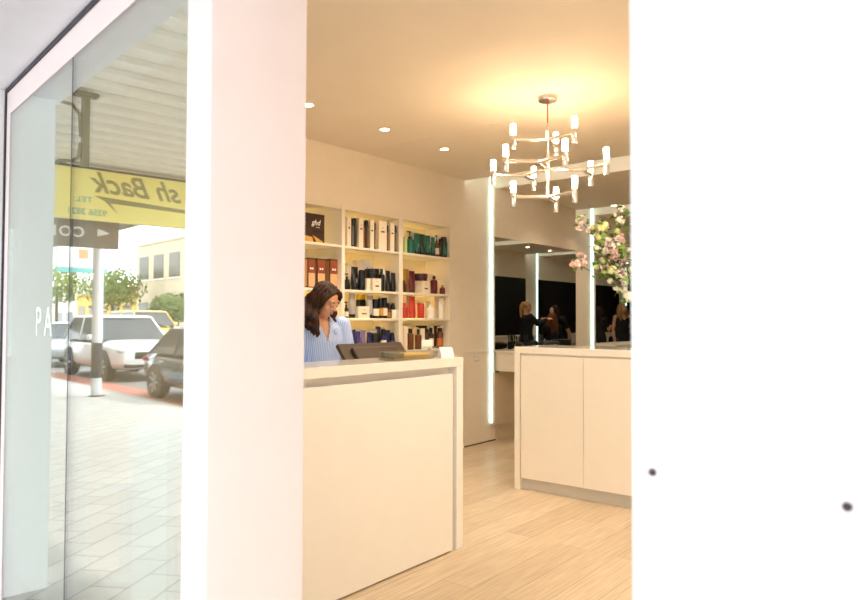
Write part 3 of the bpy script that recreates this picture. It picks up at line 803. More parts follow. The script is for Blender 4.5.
# ---- left bay
x0, d0 = at_Y(299, YB+.10); x1, d1 = at_Y(323.6, YB+.06)
hb = EYE+(319-215.3)*d1/FPX-SZ[3]
gb = thing('gift_box', "dark brown hair tool box with white lettering on the left bay's top shelf", 'box', ((x0+x1)/2, YB+.10, SZ[3]+.0008))
wb = (x1-x0)
MB().box(-wb/2, wb/2, -.045, .045, 0, hb, .002).build('box', pm('brown', 'carton'), gb)
m = text_bm('ghd', .062, .0006, shear=.25, align='CENTER', bold=.001); m.xform(Matrix(((1, 0, 0, .018), (0, 0, -1, -.0462), (0, 1, 0, hb*.62), (0, 0, 0, 1))))
m.build('lettering', mat('print_white', COL['white'], .5, var=0), gb)
MB().box(.02, .062, -.0462, -.0452, hb*.535, hb*.555).build('printed_line', mat('print_white', COL['white']), gb)
m = MB(); m.loft([[(-.015, -.0452, hb*.27), (.095, -.0452, .02), (.095, -.0452, .006), (.03, -.0452, .006)], [(-.015, -.0462, hb*.27), (.095, -.0462, .02), (.095, -.0462, .006), (.03, -.0462, .006)]])
m.loft([[(-wb/2+.004, -.0452, hb*.24), (-.02, -.0452, hb*.2), (-.005, -.0452, .006), (-wb/2+.004, -.0452, .006)], [(-wb/2+.004, -.0462, hb*.24), (-.02, -.0462, hb*.2), (-.005, -.0462, .006), (-wb/2+.004, -.0462, .006)]])
m.build('printed_flash', mat('print_amber', (226, 176, 84), .5), gb)
MB().box(-.012, wb/2-.003, -.0470, -.0453, hb*.38, hb*.42).build('printed_band', mat('print_black', COL['black'], .5), gb)
strand = mat_stripes('hair_swatch', (206, 150, 100), (236, 196, 150), 40, 'X')
for i, (a, b) in enumerate(((304.6, 312.5), (314.0, 322.5), (326.5, 335.2))):
    X0, d0 = at_Y(a, YB+.06); X1, d1 = at_Y(b, YB+.06); d = (d0+d1)/2
    h = EYE+(319-(258.5+i*.6))*d/FPX-SZ[2]; wd = X1-X0
    t = thing('hair_extension_box', ['leftmost dark framed hair extension box', 'middle dark framed hair extension box', 'rightmost dark framed hair extension box'][i]+" on the left bay's second shelf", 'box', ((X0+X1)/2, YB+.075, SZ[2]+.0008), 0, 'hair extension boxes on the shelf')
    MB().box(-wd/2, wd/2, -.05, .05, 0, h, .001).build('box', pm('brown', 'carton'), t)
    MB().box(-wd/2+.008, wd/2-.008, -.051, -.0501, .01, h*.5).build('swatch_window', strand, t)
    MB().box(-wd/2+.008, wd/2-.008, -.051, -.0501, h*.5, h-.012).build('printed_panel', mat('print_rust', (150, 72, 40), .5), t)
    MB().box(-wd*.22, -wd*.03, -.0518, -.0511, h*.62, h*.68).box(wd*.05, wd*.2, -.0518, -.0511, h*.62, h*.68).build('printed_mark', mat('print_white', COL['white']), t)
    MB().box(-wd/2-.0008, -wd/2-.0001, -.044, .044, .012, h-.012).build('side_panel', mat('print_tan', (196, 140, 84), .5), t)
for i, (a, b) in enumerate(((304.8, 309.0), (310.2, 314.2))):
    X0, d0 = at_Y(a, YB+.07); X1, d1 = at_Y(b, YB+.07)
    t = thing('carton', ["gold carton on the left bay's third shelf, behind the woman's hair", "second gold carton on the left bay's third shelf, nearer the woman"][i], 'box', ((X0+X1)/2, YB+.075, SZ[1]+.0008), 0, 'gold cartons in the left bay')
    carton(t, (X1-X0)*.94, .175, 'gold', None, .05)

# ================================================================== flowers on the cabinet
VX, VY = 4.93, 1.955
vz = KZ+.001
va = MB().lathe([(0, 0), (.055, 0), (.06, .006), (.085, .20), (.09, .31), (.084, .31), (.079, .2), (.054, .012), (0, .012)], seg=32).build('glass_vase', M_VASE, None, 'a', loc=(VX, VY, vz))
tag(va, 'clear glass vase holding the flowering branches at the right end of the cabinet', 'vase')
M_SNOW = mat('snowball_petals', (253, 252, 232), .7, var=.1, scale=30)
M_SNOWG = mat('snowball_green', (240, 244, 180), .7, var=.12, scale=30)
M_PINK = mat('blossom_petals', (250, 218, 212), .7, var=.06, scale=40)
M_PALE = mat('blossom_pale', (252, 236, 230), .7, var=.06, scale=40)
M_LEAF = mat('leaf_green', (96, 134, 44), .55, var=.25, scale=12)
M_TWIG = mat('twig', (92, 66, 44), .7, var=.15)
def petal(m, c, n, size, curl=.3):
    n = n.normalized(); a = n.orthogonal().normalized(); a.rotate(Matrix.Rotation(random.uniform(0, 2*PI), 3, n)); b = n.cross(a)
    p = [c, c+a*size*.5+b*size*.45+n*size*.12, c+a*size+n*size*curl, c+a*size*.5-b*size*.45+n*size*.12]
    m.quad(*p)
def floret_ball(c, r, count, size):
    m = MB(); g = PI*(3-5**.5)
    m.ball(c, r*.80, 10)
    for i in range(count):
        z = 1-2*(i+.5)/count; q = math.sqrt(1-z*z); n = Vector((q*math.cos(g*i), q*math.sin(g*i), z))
        n = (n+Vector((random.gauss(0, .12), random.gauss(0, .12), random.gauss(0, .12)))).normalized()
        p = Vector(c)+n*r*random.uniform(.82, .98)
        a = n.orthogonal().normalized()
        for k in range(5):
            e = a.copy(); e.rotate(Matrix.Rotation(k*2*PI/5+i, 3, n)); f = n.cross(e)
            m.quad(p, p+e*size*.55+f*size*.38+n*size*.1, p+e*size+n*size*.05, p+e*size*.55-f*size*.38+n*size*.1)
    return m
def blossom_cluster(c, r, count, size):
    m = MB(); c = Vector(c)
    for i in range(count):
        n = Vector((random.gauss(0, 1), random.gauss(0, 1), random.gauss(0, 1))).normalized()
        p = c+n*r*random.uniform(.35, .9)
        a = n.orthogonal().normalized()
        for lay in range(2):
            for k in range(6):
                e = a.copy(); e.rotate(Matrix.Rotation(k*PI/3+lay*.5, 3, n)); f = n.cross(e); up = .35+lay*.4
                m.quad(p, p+e*size*.5+f*size*.36+n*size*up*.4, p+e*size*(1-lay*.25)+n*size*up, p+e*size*.5-f*size*.36+n*size*up*.4)
    return m
def fpt(x, y, off=0.0):
    """point beside the vase: sight line x, y at the vase's depth plus off"""
    d = (Vector((VX, VY, 0)).dot(Vector((cH, sH, 0))))+off
    return rel((x-430)/FPX*d, d, EYE+(319-y)*d/FPX), d/FPX
def leaf(m, base, dirn, size):
    d = dirn.normalized(); side = d.cross(Vector((random.gauss(0, .4), random.gauss(0, .4), 1))).normalized(); n = side.cross(d)
    pts = []
    prof_ = ((0, .02), (.25, .36), (.5, .42), (.75, .26), (1, .01))
    for f, w_ in prof_:
        c = base+d*size*f-n*size*.18*f*f
        pts.append((c+side*size*w_+n*size*.06, c, c-side*size*w_+n*size*.06))
    for a, b in zip(pts[:-1], pts[1:]):
        m.quad(a[0], a[1], b[1], b[0]); m.quad(a[1], a[2], b[2], b[1])
mouth = Vector((VX, VY, vz+.29))
def branch(name, label, cat, group, blooms, mats, fl, foliage):
    """blooms: (x px, y px, radius px, depth offset) in the flower crop, farthest from the vase first"""
    foot = Vector((VX+random.uniform(-.03, .03), VY+random.uniform(-.03, .03), vz+.05))
    t = thing(name, label, cat, foot, 0, group)
    pts = [(fpt(570+x/5.217, 195+y/5.217, o), r/5.217) for x, y, r, o in blooms]
    tip = pts[0][0][0]
    m = MB(); lf = MB()
    mid = mouth.lerp(tip, .5)+Vector((0, 0, .05))
    P = [foot, mouth+Vector((random.uniform(-.03, .03), random.uniform(-.03, .03), 0)), mid, tip]
    curve = []
    for i in range(17):
        s = i/16*3; k = min(2, int(s)); f = s-k; curve.append(P[k].lerp(P[k+1], f))
    for _ in range(2):
        curve = [curve[0]]+[(curve[i-1]+curve[i]*2+curve[i+1])/4 for i in range(1, len(curve)-1)]+[curve[-1]]
    m.tube([c-foot for c in curve], [.0045-.0022*i/16 for i in range(17)], 6)
    for i, ((p, mpp), rpx) in enumerate(pts):
        if i:
            q = min(curve[5:], key=lambda c: (c-p).length); m.tube([q-foot, (q+p)/2-foot+Vector((0, 0, .012)), p-foot], .0016, 5)
        r = rpx*mpp
        ctr = p-foot
        r *= 1.10
        bm_ = floret_ball(ctr, r, int(26+r*1300), .011) if fl == 'snow' else blossom_cluster(ctr, r, int(6+r*230), .017)
        bm_.build('bloom', random.choice(mats), t)
        for k in range(foliage):
            d = Vector((random.gauss(0, 1), random.gauss(0, 1), random.gauss(-.1, .7)))
            leaf(lf, p-foot+d.normalized()*r*.6, d, random.uniform(.035, .062))
    for i in range(6, 17, 1):
        for k in range(3 if fl == 'snow' else 1):
            d = Vector((random.gauss(0, 1), random.gauss(0, 1), random.gauss(.2, .6))).normalized()
            leaf(lf, curve[i]-foot+d*random.uniform(0, .03), d, random.uniform(.03, .055))
    m.build('stem', M_TWIG, t, 'a'); lf.build('foliage', M_LEAF, t)
S_, G_ = 'snowball_branch', 'white snowball branches in the glass vase'
branch(S_, 'branch with the topmost white snowball blooms, beside the right wall edge', 'flower', G_, [(272, 68, 20, .0), (298, 95, 14, .02), (265, 130, 24, -.03), (240, 100, 8, .05)], [M_SNOW], 'snow', 4)
branch(S_, 'branch with the big green white snowball nearest the pale pilaster', 'flower', G_, [(173, 160, 31, -.05), (160, 222, 28, .0), (120, 165, 12, .05), (250, 188, 16, .08)], [M_SNOWG], 'snow', 4)
branch(S_, 'leftmost snowball branch with greenish blooms at mid height', 'flower', G_, [(145, 275, 25, -.02), (192, 290, 24, -.08), (168, 337, 15, .03)], [M_SNOWG, M_SNOW], 'snow', 4)
branch(S_, 'snowball branch below the pink blossoms, level with the mirror top', 'flower', G_, [(140, 375, 15, -.03), (180, 403, 15, -.06), (220, 388, 25, -.1)], [M_SNOWG], 'snow', 4)
branch(S_, 'drooping branch with the lowest large white snowball', 'flower', G_, [(305, 527, 28, -.08), (282, 492, 17, -.1), (238, 482, 12, -.06), (255, 492, 11, -.08), (210, 445, 14, -.05), (285, 460, 15, -.04)], [M_SNOW], 'snow', 3)
branch(S_, 'snowball branch leaning right, partly behind the white wall edge', 'flower', G_, [(360, 250, 24, .05), (315, 385, 15, -.02), (380, 330, 20, .0), (350, 160, 20, .08)], [M_SNOW, M_SNOWG], 'snow', 4)
S_, G_ = 'blossom_branch', 'pink blossom branches in the glass vase'
branch(S_, 'upper pink blossom branch reaching left, pale flowers at its tip', 'flower', G_, [(57, 130, 22, -.08), (52, 165, 17, -.07), (72, 128, 14, -.08), (100, 178, 12, -.07)], [M_PALE], 'pink', 1)
branch(S_, 'lower pink blossom branch reaching furthest left', 'flower', G_, [(45, 365, 30, -.1), (22, 360, 17, -.11), (62, 318, 18, -.1), (70, 350, 18, -.08)], [M_PINK], 'pink', 1)
branch(S_, 'thick cluster of pink blossoms in the middle of the bouquet', 'flower', G_, [(200, 240, 24, -.14), (260, 225, 24, -.14), (240, 265, 32, -.16), (225, 310, 30, -.17), (255, 240, 22, -.15), (215, 285, 22, -.16)], [M_PINK, M_PALE], 'pink', 3)
branch(S_, 'pale pink blossom branch low in the bouquet, above the lowest snowballs', 'flower', G_, [(270, 412, 27, -.15), (180, 370, 16, -.12), (255, 345, 19, -.1), (315, 290, 17, -.12), (170, 350, 12, -.1)], [M_PALE], 'pink', 3)
# ================================================================== people
V = Vector
def ring(c, rx, ry, n=20, tilt=0.0):
    return [V((c[0]+rx*math.cos(2*PI*k/n), c[1]+ry*math.sin(2*PI*k/n)*math.cos(tilt), c[2]+ry*math.sin(2*PI*k/n)*math.sin(tilt))) for k in range(n)]
def hand(m, wr, d, pn, thumb, curl=.35):
    """palm and five separate fingers; d: along the hand, pn: palm normal, thumb: direction of the thumb side"""
    d = d.normalized(); th = (thumb-d*thumb.dot(d)).normalized(); pn = (pn-d*pn.dot(d)-th*pn.dot(th)).normalized()
    for o in (-.026, -.009, .009, .026):
        m.capsule(wr+th*o*.6, .015, wr+d*.075+th*o, .0125, 10)
    for o, ln in ((.027, .066), (.009, .076), (-.009, .071), (-.026, .055)):
        b = wr+d*.078+th*o
        a1 = (d+pn*curl*.6).normalized(); a2 = (d+pn*curl*2.0).normalized(); a3 = (d+pn*curl*3.4).normalized()
        p1 = b+a1*ln*.48; p2 = p1+a2*ln*.32; p3 = p2+a3*ln*.22
        m.capsule(b, .0095, p1, .0088, 8); m.capsule(p1, .0088, p2, .008, 8); m.capsule(p2, .008, p3, .007, 8)
    t0 = wr+d*.022+th*.026; t1 = t0+(th*.75+d*.6+pn*.25).normalized()*.042; t2 = t1+(d*.9+th*.25+pn*.4).normalized()*.030
    m.capsule(t0, .0135, t1, .0105, 8); m.capsule(t1, .0105, t2, .0085, 8)
def base_pose(h=1.65, seated=False):
    k = h/1.65; g = {}
    dz = 0 if not seated else .52-.86+.06
    g['k'] = k
    for sd, s in (('L', 1), ('R', -1)):
        g['hip'+sd] = V((.085*s, 0, .86+dz)); g['sh'+sd] = V((.158*s, .005, 1.34+dz))
        g['el'+sd] = V((.20*s, .03, 1.06+dz)); g['wr'+sd] = V((.205*s, -.04, .82+dz))
        if seated:
            g['kn'+sd] = V((.10*s, -.43, .53)); g['an'+sd] = V((.10*s, -.42, .14)); g['toe'+sd] = V((.11*s, -.56, .10))
        else:
            g['kn'+sd] = V((.09*s, -.01, .46)); g['an'+sd] = V((.095*s, .03, .075)); g['toe'+sd] = V((.11*s, -.11, .025))
    g['torso'] = [(V((0, 0, .80+dz)), .150, .105), (V((0, .0, .90+dz)), .168, .115), (V((0, 0, 1.02+dz)), .128, .095), (V((0, -.005, 1.10+dz)), .130, .098),
                  (V((0, -.012, 1.22+dz)), .152, .112), (V((0, -.002, 1.31+dz)), .150, .095), (V((0, .008, 1.365+dz)), .095, .062), (V((0, .012, 1.39+dz)), .05, .048)]
    g['neck0'] = V((0, .014, 1.35+dz)); g['head'] = V((0, -.012, 1.533+dz)); g['hrot'] = Matrix.Identity(3)
    g['handL'] = (V((0, -.1, -1)), V((-1, 0, 0)), V((0, -1, 0))); g['handR'] = (V((0, -.1, -1)), V((1, 0, 0)), V((0, -1, 0)))
    return g
def person(label, loc, rz, g, voxel, skin, top, bottom, shoes, hair_mat, hair, vneck=.0, sleeves='long', group=None, extra=None, top_name='shirt', hem=.0, vwide=.42):
    t = thing('person', label, 'person', loc, rz, group)
    k = g['k']; t.scale = (k, k, k)
    H = g['hrot']; hc = g['head']
    hp = lambda x, y, z: hc+H @ V((x, y, z))
    m = MB()
    m.loft([ring(*s) for s in g['torso']])
    m.capsule(g['neck0'], .05, hp(0, .018, -.075), .044)
    m.ball(hp(0, .006, .012), (.073, .092, .088), 18, H)
    m.ball(hp(0, -.026, -.045), (.060, .062, .066), 16, H)
    m.ball(hp(0, -.064, -.092), (.026, .022, .02), 12, H)
    for s in (1, -1):
        m.ball(hp(.036*s, -.060, -.030), (.026, .024, .024), 10, H)      # cheeks
        m.ball(hp(.030*s, -.080, .022), (.026, .012, .009), 10, H)       # brow ridge
        m.ball(hp(.074*s, .008, -.012), (.009, .019, .030), 10, H)       # ears
    m.capsule(hp(0, -.083, .012), .010, hp(0, -.104, -.026), .0125, 10)
    for s in (1, -1): m.ball(hp(.011*s, -.095, -.031), .0085, 8)
    m.ball(hp(0, -.085, -.060), (.022, .010, .011), 10, H)
    for s in ('L', 'R'):
        m.capsule(g['sh'+s], .052, g['el'+s], .039); m.capsule(g['el'+s], .039, g['wr'+s], .026)
        hd = g['hand'+s]; hand(m, g['wr'+s], hd[0], hd[1], hd[2], g.get('curl', .35))
        m.capsule(g['hip'+s], .092, g['kn'+s], .058); m.capsule(g['kn'+s], .056, g['an'+s], .038)
        m.capsule(g['an'+s], .036, g['toe'+s]+V((0, 0, .012)), .028)
    body = remeshed(m, voxel, 3)
    bo = body.build('body', skin, t, 'all')
    for s in (1, -1):
        e = MB().ball((0, 0, 0), .0115, 12).build('eye', M_EYEW, t, 'all'); e.location = hp(.029*s, -.0800, .002)
        if g.get('lids'):
            ld = MB().ball((0, -.0006, .001), (.0134, .0130, .0126), 12).build('eyelid', skin, e, 'all'); ld.location = H @ V((0, -.0008, .0012))
            la = MB(); la.tube([H @ V((-.0125, -.006, -.006)), H @ V((-.005, -.0128, -.009)), H @ V((.005, -.0128, -.009)), H @ V((.0125, -.006, -.006))], .0013, 6); la.build('eyelash', M_BROW, e, 'a')
        else:
            i = MB().ball((0, 0, 0), .0058, 10).build('iris', M_IRIS, e, 'all'); i.location = H @ V((0, -.0075, -.001))
        b = MB(); b.tube([hp(.014*s, -.0925, .021), hp(.03*s, -.0915, .027), hp(.046*s, -.082, .021)], [.0022, .003, .0015], 6); b.build('eyebrow', M_BROW, t, 'a')
    l = MB(); l.ball(hp(0, -.0935, -.0565), (.019, .0055, .0042), 12, H); l.ball(hp(0, -.0925, -.0655), (.016, .006, .0052), 12, H); l.build('lips', M_LIP, t, 'all')
    # clothing
    inf = .016
    m = MB()
    secs = [s for s in g['torso']]
    lo = secs[0]
    m.loft([ring((lo[0].x, lo[0].y, lo[0].z-hem), lo[1]+inf, lo[2]+inf)]+[ring(c, a+inf, b+inf) for c, a, b in secs[:-1]]+[ring(secs[-1][0]+V((0, 0, -.012)), secs[-1][1]+inf*.7, secs[-1][2]+inf*.7)])
    for s in ('L', 'R'):
        if sleeves == 'none':
            continue
        m.capsule(g['sh'+s], .052+inf, g['el'+s] if sleeves != 'short' else g['sh'+s].lerp(g['el'+s], .55), .039+inf if sleeves != 'short' else .062)
        if sleeves == 'long': m.capsule(g['el'+s], .039+inf, g['el'+s].lerp(g['wr'+s], .88), .030+inf*.7)
    sh_ = remeshed(m, max(voxel, .008), 3)
    if vneck:
        kill = []
        zt = secs[-1][0].z+.02
        for f in sh_.bm.faces:
            c = f.calc_center_median()
            if c.y < secs[-1][0].y+(.0 if sleeves != 'none' else .2) and c.z > zt-vneck and abs(c.x-secs[-1][0].x) < (c.z-(zt-vneck))*vwide: kill.append(f)
        bmesh.ops.delete(sh_.bm, geom=kill, context='FACES')
    so_ = sh_.build(top_name, top, t, 'all')
    if vneck and sleeves == 'long':                 # shirt collar
        zt = secs[-1][0].z; cy = secs[-1][0].y
        for s in (1, -1):
            m = MB()
            a = [V((.006*s, cy+.066, zt+.012)), V((.052*s, cy+.045, zt+.014)), V((.074*s, cy-.005, zt-.002)), V((.060*s, cy-.075, zt-.045)), V((.038*s, cy-.122, zt-.108))]
            b = [V((.006*s, cy+.056, zt+.050)), V((.050*s, cy+.034, zt+.050)), V((.066*s, cy-.010, zt+.030)), V((.052*s, cy-.064, zt-.012)), V((.026*s, cy-.112, zt-.085))]
            c_ = [V((.008*s, cy+.086, zt-.004)), V((.070*s, cy+.058, zt-.004)), V((.104*s, cy-.008, zt-.022)), V((.094*s, cy-.092, zt-.075)), V((.070*s, cy-.140, zt-.128))]
            for i in range(4):
                m.quad(a[i], a[i+1], b[i+1], b[i]); m.quad(b[i], b[i+1], c_[i+1], c_[i])
            o = m.build('collar', top, t, 'all')
            md = o.modifiers.new('thick', 'SOLIDIFY'); md.thickness = .004
    m = MB()
    m.loft([ring(c, a+.010, b+.010) for c, a, b in g['torso'][:2]]+[ring(g['torso'][1][0]+V((0, 0, .05)), .15, .11)])
    for s in ('L', 'R'):
        m.capsule(g['hip'+s], .098, g['kn'+s], .068); m.capsule(g['kn'+s], .066, g['kn'+s].lerp(g['an'+s], .93), .052)
    remeshed(m, max(voxel, .010), 2).build('trousers', bottom, t, 'all')
    for s in ('L', 'R'):
        m = MB(); a, b = g['an'+s], g['toe'+s]
        m.capsule(a+V((0, .01, -.02)), .045, b+V((0, -.01, .02)), .038)
        q = remeshed(m, .01, 2); z0 = min(a.z-.075, b.z-.025)
        for v in q.bm.verts: v.co.z = max(v.co.z, z0)
        q.build('shoe', shoes, t, 'all')
    # hair
    m = MB(); hair(m, hp, H, g)
    remeshed(m, max(.0055, voxel*.8), 2).build('hair', hair_mat, t, 'all')
    if extra: extra(t, hp, H, g)
    return t

def lock(m, hp, root, drops, r):
    """a lock of hair: root on the head, then offsets that hang down from it"""
    p = hp(*root); pts = [p]
    for d in drops: pts.append(pts[-1]+V(d))
    rr = r if isinstance(r, (list, tuple)) else [r]*len(pts)
    for a, b, ra, rb in zip(pts[:-1], pts[1:], rr[:-1], rr[1:]): m.capsule(a, ra, b, rb, 10)
def hair_receptionist(m, hp, H, g):
    m.ball(hp(0, .022, .026), (.082, .096, .090), 18, H)
    m.ball(hp(0, .052, -.035), (.080, .064, .095), 16, H)
    for s in (1, -1):
        for j, y in enumerate((-.060, -.036, -.008, .022, .052)):
            p = [hp(.004+.010*s, y*.85, .098-abs(y)*.25), hp(.045*s, y, .090-abs(y)*.2), hp(.076*s, y+.004, .045), hp(.086*s, y+.016, -.012), hp(.090*s, y+.030, -.055)]
            rr = [.012, .015, .016, .018, .020]
            for k in range(4): m.capsule(p[k], rr[k], p[k+1], rr[k+1], 10)
            if s > 0 and j < 2: continue
            w_ = .013*(1 if j % 2 else -1); f = -.012 if s < 0 else -.004
            lock(m, hp, (.090*s, y+.030, -.055), [(.016*s, w_+.004, -.038), (.014*s, f+w_, -.036), (-.012*s, f-w_*1.6, -.034), (.016*s, f+w_, -.032), (-.018*s, f-w_, -.026), (.006*s, .004, -.024)],
                 [.021, .025, .027, .025, .023, .017, .007])
    for j, x in enumerate((-.05, -.017, .017, .05)):
        lock(m, hp, (x, .088, -.04), [(x*.3, .016, -.05), (x*.1, -.006, -.05), (x*.3, .010, -.04), (0, -.01, -.034), (0, .0, -.03)], [.032, .034, .033, .028, .020, .008])
def hair_long(m, hp, H, g):
    m.ball(hp(0, .024, .028), (.086, .098, .090), 16, H)
    for s in (1, -1):
        for y, z in ((-.045, .03), (-.01, .0), (.04, -.02)):
            lock(m, hp, (.070*s, y, z), [(.016*s, 0, -.09), (.006*s, -.012, -.09), (-.004*s, -.015, -.09), (0, 0, -.06)], [.024, .028, .028, .024, .012])
    for x in (-.045, 0, .045):
        lock(m, hp, (x, .085, -.01), [(0, .012, -.09), (x*.2, .0, -.10), (0, 0, -.10), (0, 0, -.05)], [.036, .038, .036, .03, .014])
def hair_tail(m, hp, H, g):
    m.ball(hp(0, .022, .026), (.081, .094, .086), 16, H)
    m.ball(hp(0, .105, .05), .030, 10)
    lock(m, hp, (0, .115, .05), [(0, .03, -.05), (0, .005, -.10), (0, -.005, -.09), (0, 0, -.05)], [.026, .032, .034, .026, .01])
def hair_bun(m, hp, H, g):
    m.ball(hp(0, .022, .026), (.082, .095, .087), 16, H); m.ball(hp(0, .10, .075), .042, 12)
def rot(x=0, y=0, z=0): return Matrix.Rotation(R(z), 3, 'Z') @ Matrix.Rotation(R(y), 3, 'Y') @ Matrix.Rotation(R(x), 3, 'X')

H_BRUN = mat_hair('hair_brunette', (26, 14, 9), (80, 46, 27))
H_DARK = mat_hair('hair_dark', (18, 12, 10), (44, 28, 20))
H_BLON = mat_hair('hair_blonde', (120, 84, 44), (206, 164, 100))
H_CHES = mat_hair('hair_chestnut', (70, 38, 20), (134, 82, 46))
M_SHIRT = mat_stripes('striped_shirt', (150, 182, 246), (212, 226, 255), 26, 'X', .85, (.3, .7))
M_BLKT = mat('black_cotton', (22, 21, 23), .85, var=.12, bump=.1)
M_JEANS = mat('denim', (58, 72, 96), .85, var=.15, scale=60)
M_SHOE = mat('black_shoe', (20, 18, 18), .4)
M_TROUSER = mat('dark_trousers', (34, 36, 48), .85, var=.1)

g = base_pose(1.585)
g['head'] = V((.006, -.085, 1.512)); g['hrot'] = rot(33, -5, 26)
g['shL'] = V((.165, -.012, 1.325)); g['shR'] = V((-.165, -.012, 1.325))
g['elL'] = V((.215, -.06, 1.05)); g['elR'] = V((-.215, -.05, 1.05))
g['wrL'] = V((.135, -.27, .985)); g['wrR'] = V((-.10, -.27, .985))
g['handL'] = (V((-.3, -1, -.25)), V((0, .1, -1)), V((-1, -.3, 0))); g['handR'] = (V((.3, -1, -.25)), V((0, .1, -1)), V((1, -.3, 0)))
g['lids'] = True
wx = rel((321.5-430)/FPX*4.62, 4.62)
person('woman with wavy brown hair in a pale blue striped shirt looking down behind the counter', (wx.x, wx.y+.02, 0), R(-17), g, .0065, M_SKIN, M_SHIRT, M_TROUSER, M_SHOE, H_BRUN, hair_receptionist, vneck=.19, hem=.04, vwide=.36)

# people in the salon, seen in the mirrors
gr = 'people in the salon'
g = base_pose(1.69)
g['hrot'] = rot(14, 0, 0)
for s, k in (('L', 1), ('R', -1)):
    g['el'+s] = V((.19*k, -.16, 1.20)); g['wr'+s] = V((.11*k, -.40, 1.29))
    g['hand'+s] = (V((-.15*k, -1, .15)), V((-.6*k, 0, -1)), V((-1*k, -.2, .5)))
person('stylist in black with a blonde ponytail working on the seated client, seen in the mirror', (12.15, 1.02, 0), R(122), g, .011, M_SKIN2, M_BLKT, M_TROUSER, M_SHOE, H_BLON, hair_tail, group=gr)
g = base_pose(1.66, True)
g['elL'] = V((.22, -.05, .83)); g['elR'] = V((-.22, -.05, .83)); g['wrL'] = V((.14, -.25, .70)); g['wrR'] = V((-.14, -.25, .70))
g['handL'] = (V((-.3, -1, -.1)), V((0, 0, -1)), V((-1, -.3, 0))); g['handR'] = (V((.3, -1, -.1)), V((0, 0, -1)), V((1, -.3, 0)))
client_xy = (12.88, 1.20)
person('client with chestnut hair under a black cape in a salon chair, seen in the mirror', (*client_xy, .08), R(28), g, .011, M_SKIN2, M_BLKT, M_TROUSER, M_SHOE, H_CHES, hair_long, group=gr, top_name='cape')
g = base_pose(1.66)
g['torso'] = [(c+V((0, -max(0, c.z-.9)*.45, 0)), a, b) for c, a, b in g['torso']]
for kk in ('shL', 'shR', 'neck0', 'head', 'elL', 'elR', 'wrL', 'wrR'): g[kk] = g[kk]+V((0, -max(0, g[kk].z-.9)*.45, -.03))
g['hrot'] = rot(4, 0, 0); g['wrL'] = V((.26, -.30, 1.02)); g['elL'] = V((.25, -.16, 1.10))
g['handL'] = (V((0, -1, -.3)), V((0, 0, -1)), V((-1, 0, 0)))
person('dark haired stylist in a black tee leaning forward behind the client, in the mirror', (13.75, 1.02, 0), R(-72), g, .011, M_SKIN2, M_BLKT, M_TROUSER, M_SHOE, H_DARK, hair_long, sleeves='short', group=gr)
g = base_pose(1.62)
g['hrot'] = rot(20, 0, 0)
for s, k in (('L', 1), ('R', -1)):
    g['el'+s] = V((.20*k, -.10, 1.10)); g['wr'+s] = V((.09*k, -.32, 1.17)); g['hand'+s] = (V((-.2*k, -1, .4)), V((-.6*k, 0, -1)), V((-1*k, -.2, .5)))
person('dark haired woman in black beside the blonde woman, bending over her hands', (15.05, 1.25, 0), R(100), g, .011, M_SKIN2, M_BLKT, M_TROUSER, M_SHOE, H_DARK, hair_long, sleeves='short', group=gr)
g = base_pose(1.70)
g['hrot'] = rot(-4, 6, -14); g['elR'] = V((-.24, .03, 1.07)); g['wrR'] = V((-.27, -.10, .88))
person('woman with long blonde hair in a black strap top and jeans, in the right mirror', (15.30, 1.70, 0), R(-138), g, .011, M_SKIN2, M_BLKT, M_JEANS, M_SHOE, H_BLON, hair_long, sleeves='none', vneck=.15, vwide=1.2, group=gr, top_name='strap_top')

# salon chairs
M_VINYL = mat('black_vinyl', (24, 22, 22), .35, var=.06)
def salon_chair():
    t = thing('salon_chair', 'black', 'chair', (0, 0, 0), 0, 'black salon chairs')
    MB().lathe([(0, 0), (.29, 0), (.29, .012), (.06, .03), (.035, .05), (.035, .40), (0, .40)], seg=28).build('pedestal', M_CHROME, t, 'a')
    MB().box(-.25, .25, -.24, .24, .402, .50, .03).build('seat', M_VINYL, t, 'a')
    m = MB(); m.box(-.24, .24, -.05, .04, .46, .92, .035); m.xform(Matrix.Translation((0, .27, 0)) @ Matrix.Translation((0, 0, .46)) @ Matrix.Rotation(R(-8), 4, 'X') @ Matrix.Translation((0, 0, -.46)))
    m.build('backrest', M_VINYL, t, 'a')
    for s in (1, -1):
        MB().tube([(.27*s, -.22, .43), (.29*s, -.22, .62), (.29*s, -.15, .67), (.29*s, .15, .67), (.28*s, .25, .60), (.26*s, .25, .47)], .018, 8).build('armrest', M_VINYL, t, 'a')
    MB().box(-.17, .17, -.47, -.40, .12, .15, .01).box(-.02, .02, -.42, .0, .10, .13, .005).build('footrest', M_CHROME, t, 'a')
    return t
c0 = salon_chair()
for i, (x, y, rz, l) in enumerate(((client_xy[0], client_xy[1], 28, 'black salon chair under the seated client in the mirror'), (10.2, 1.15, -20, 'empty black salon chair at the mirror left edge'),
                                   (11.35, 1.75, 30, 'black salon chair standing behind the stylist'), (15.9, .98, 10, 'black salon chair beside the blonde woman'), (14.15, 1.9, 160, 'black salon chair between the two mirror groups'),
                                   (7.4, 3.05, 175, 'black salon chair in front of the nearest mirror'))):
    o = c0 if i == 0 else copy_tree(c0)
    o.location = (x, y, 0.0); o.rotation_euler = (0, 0, R(rz)); o['label'] = l
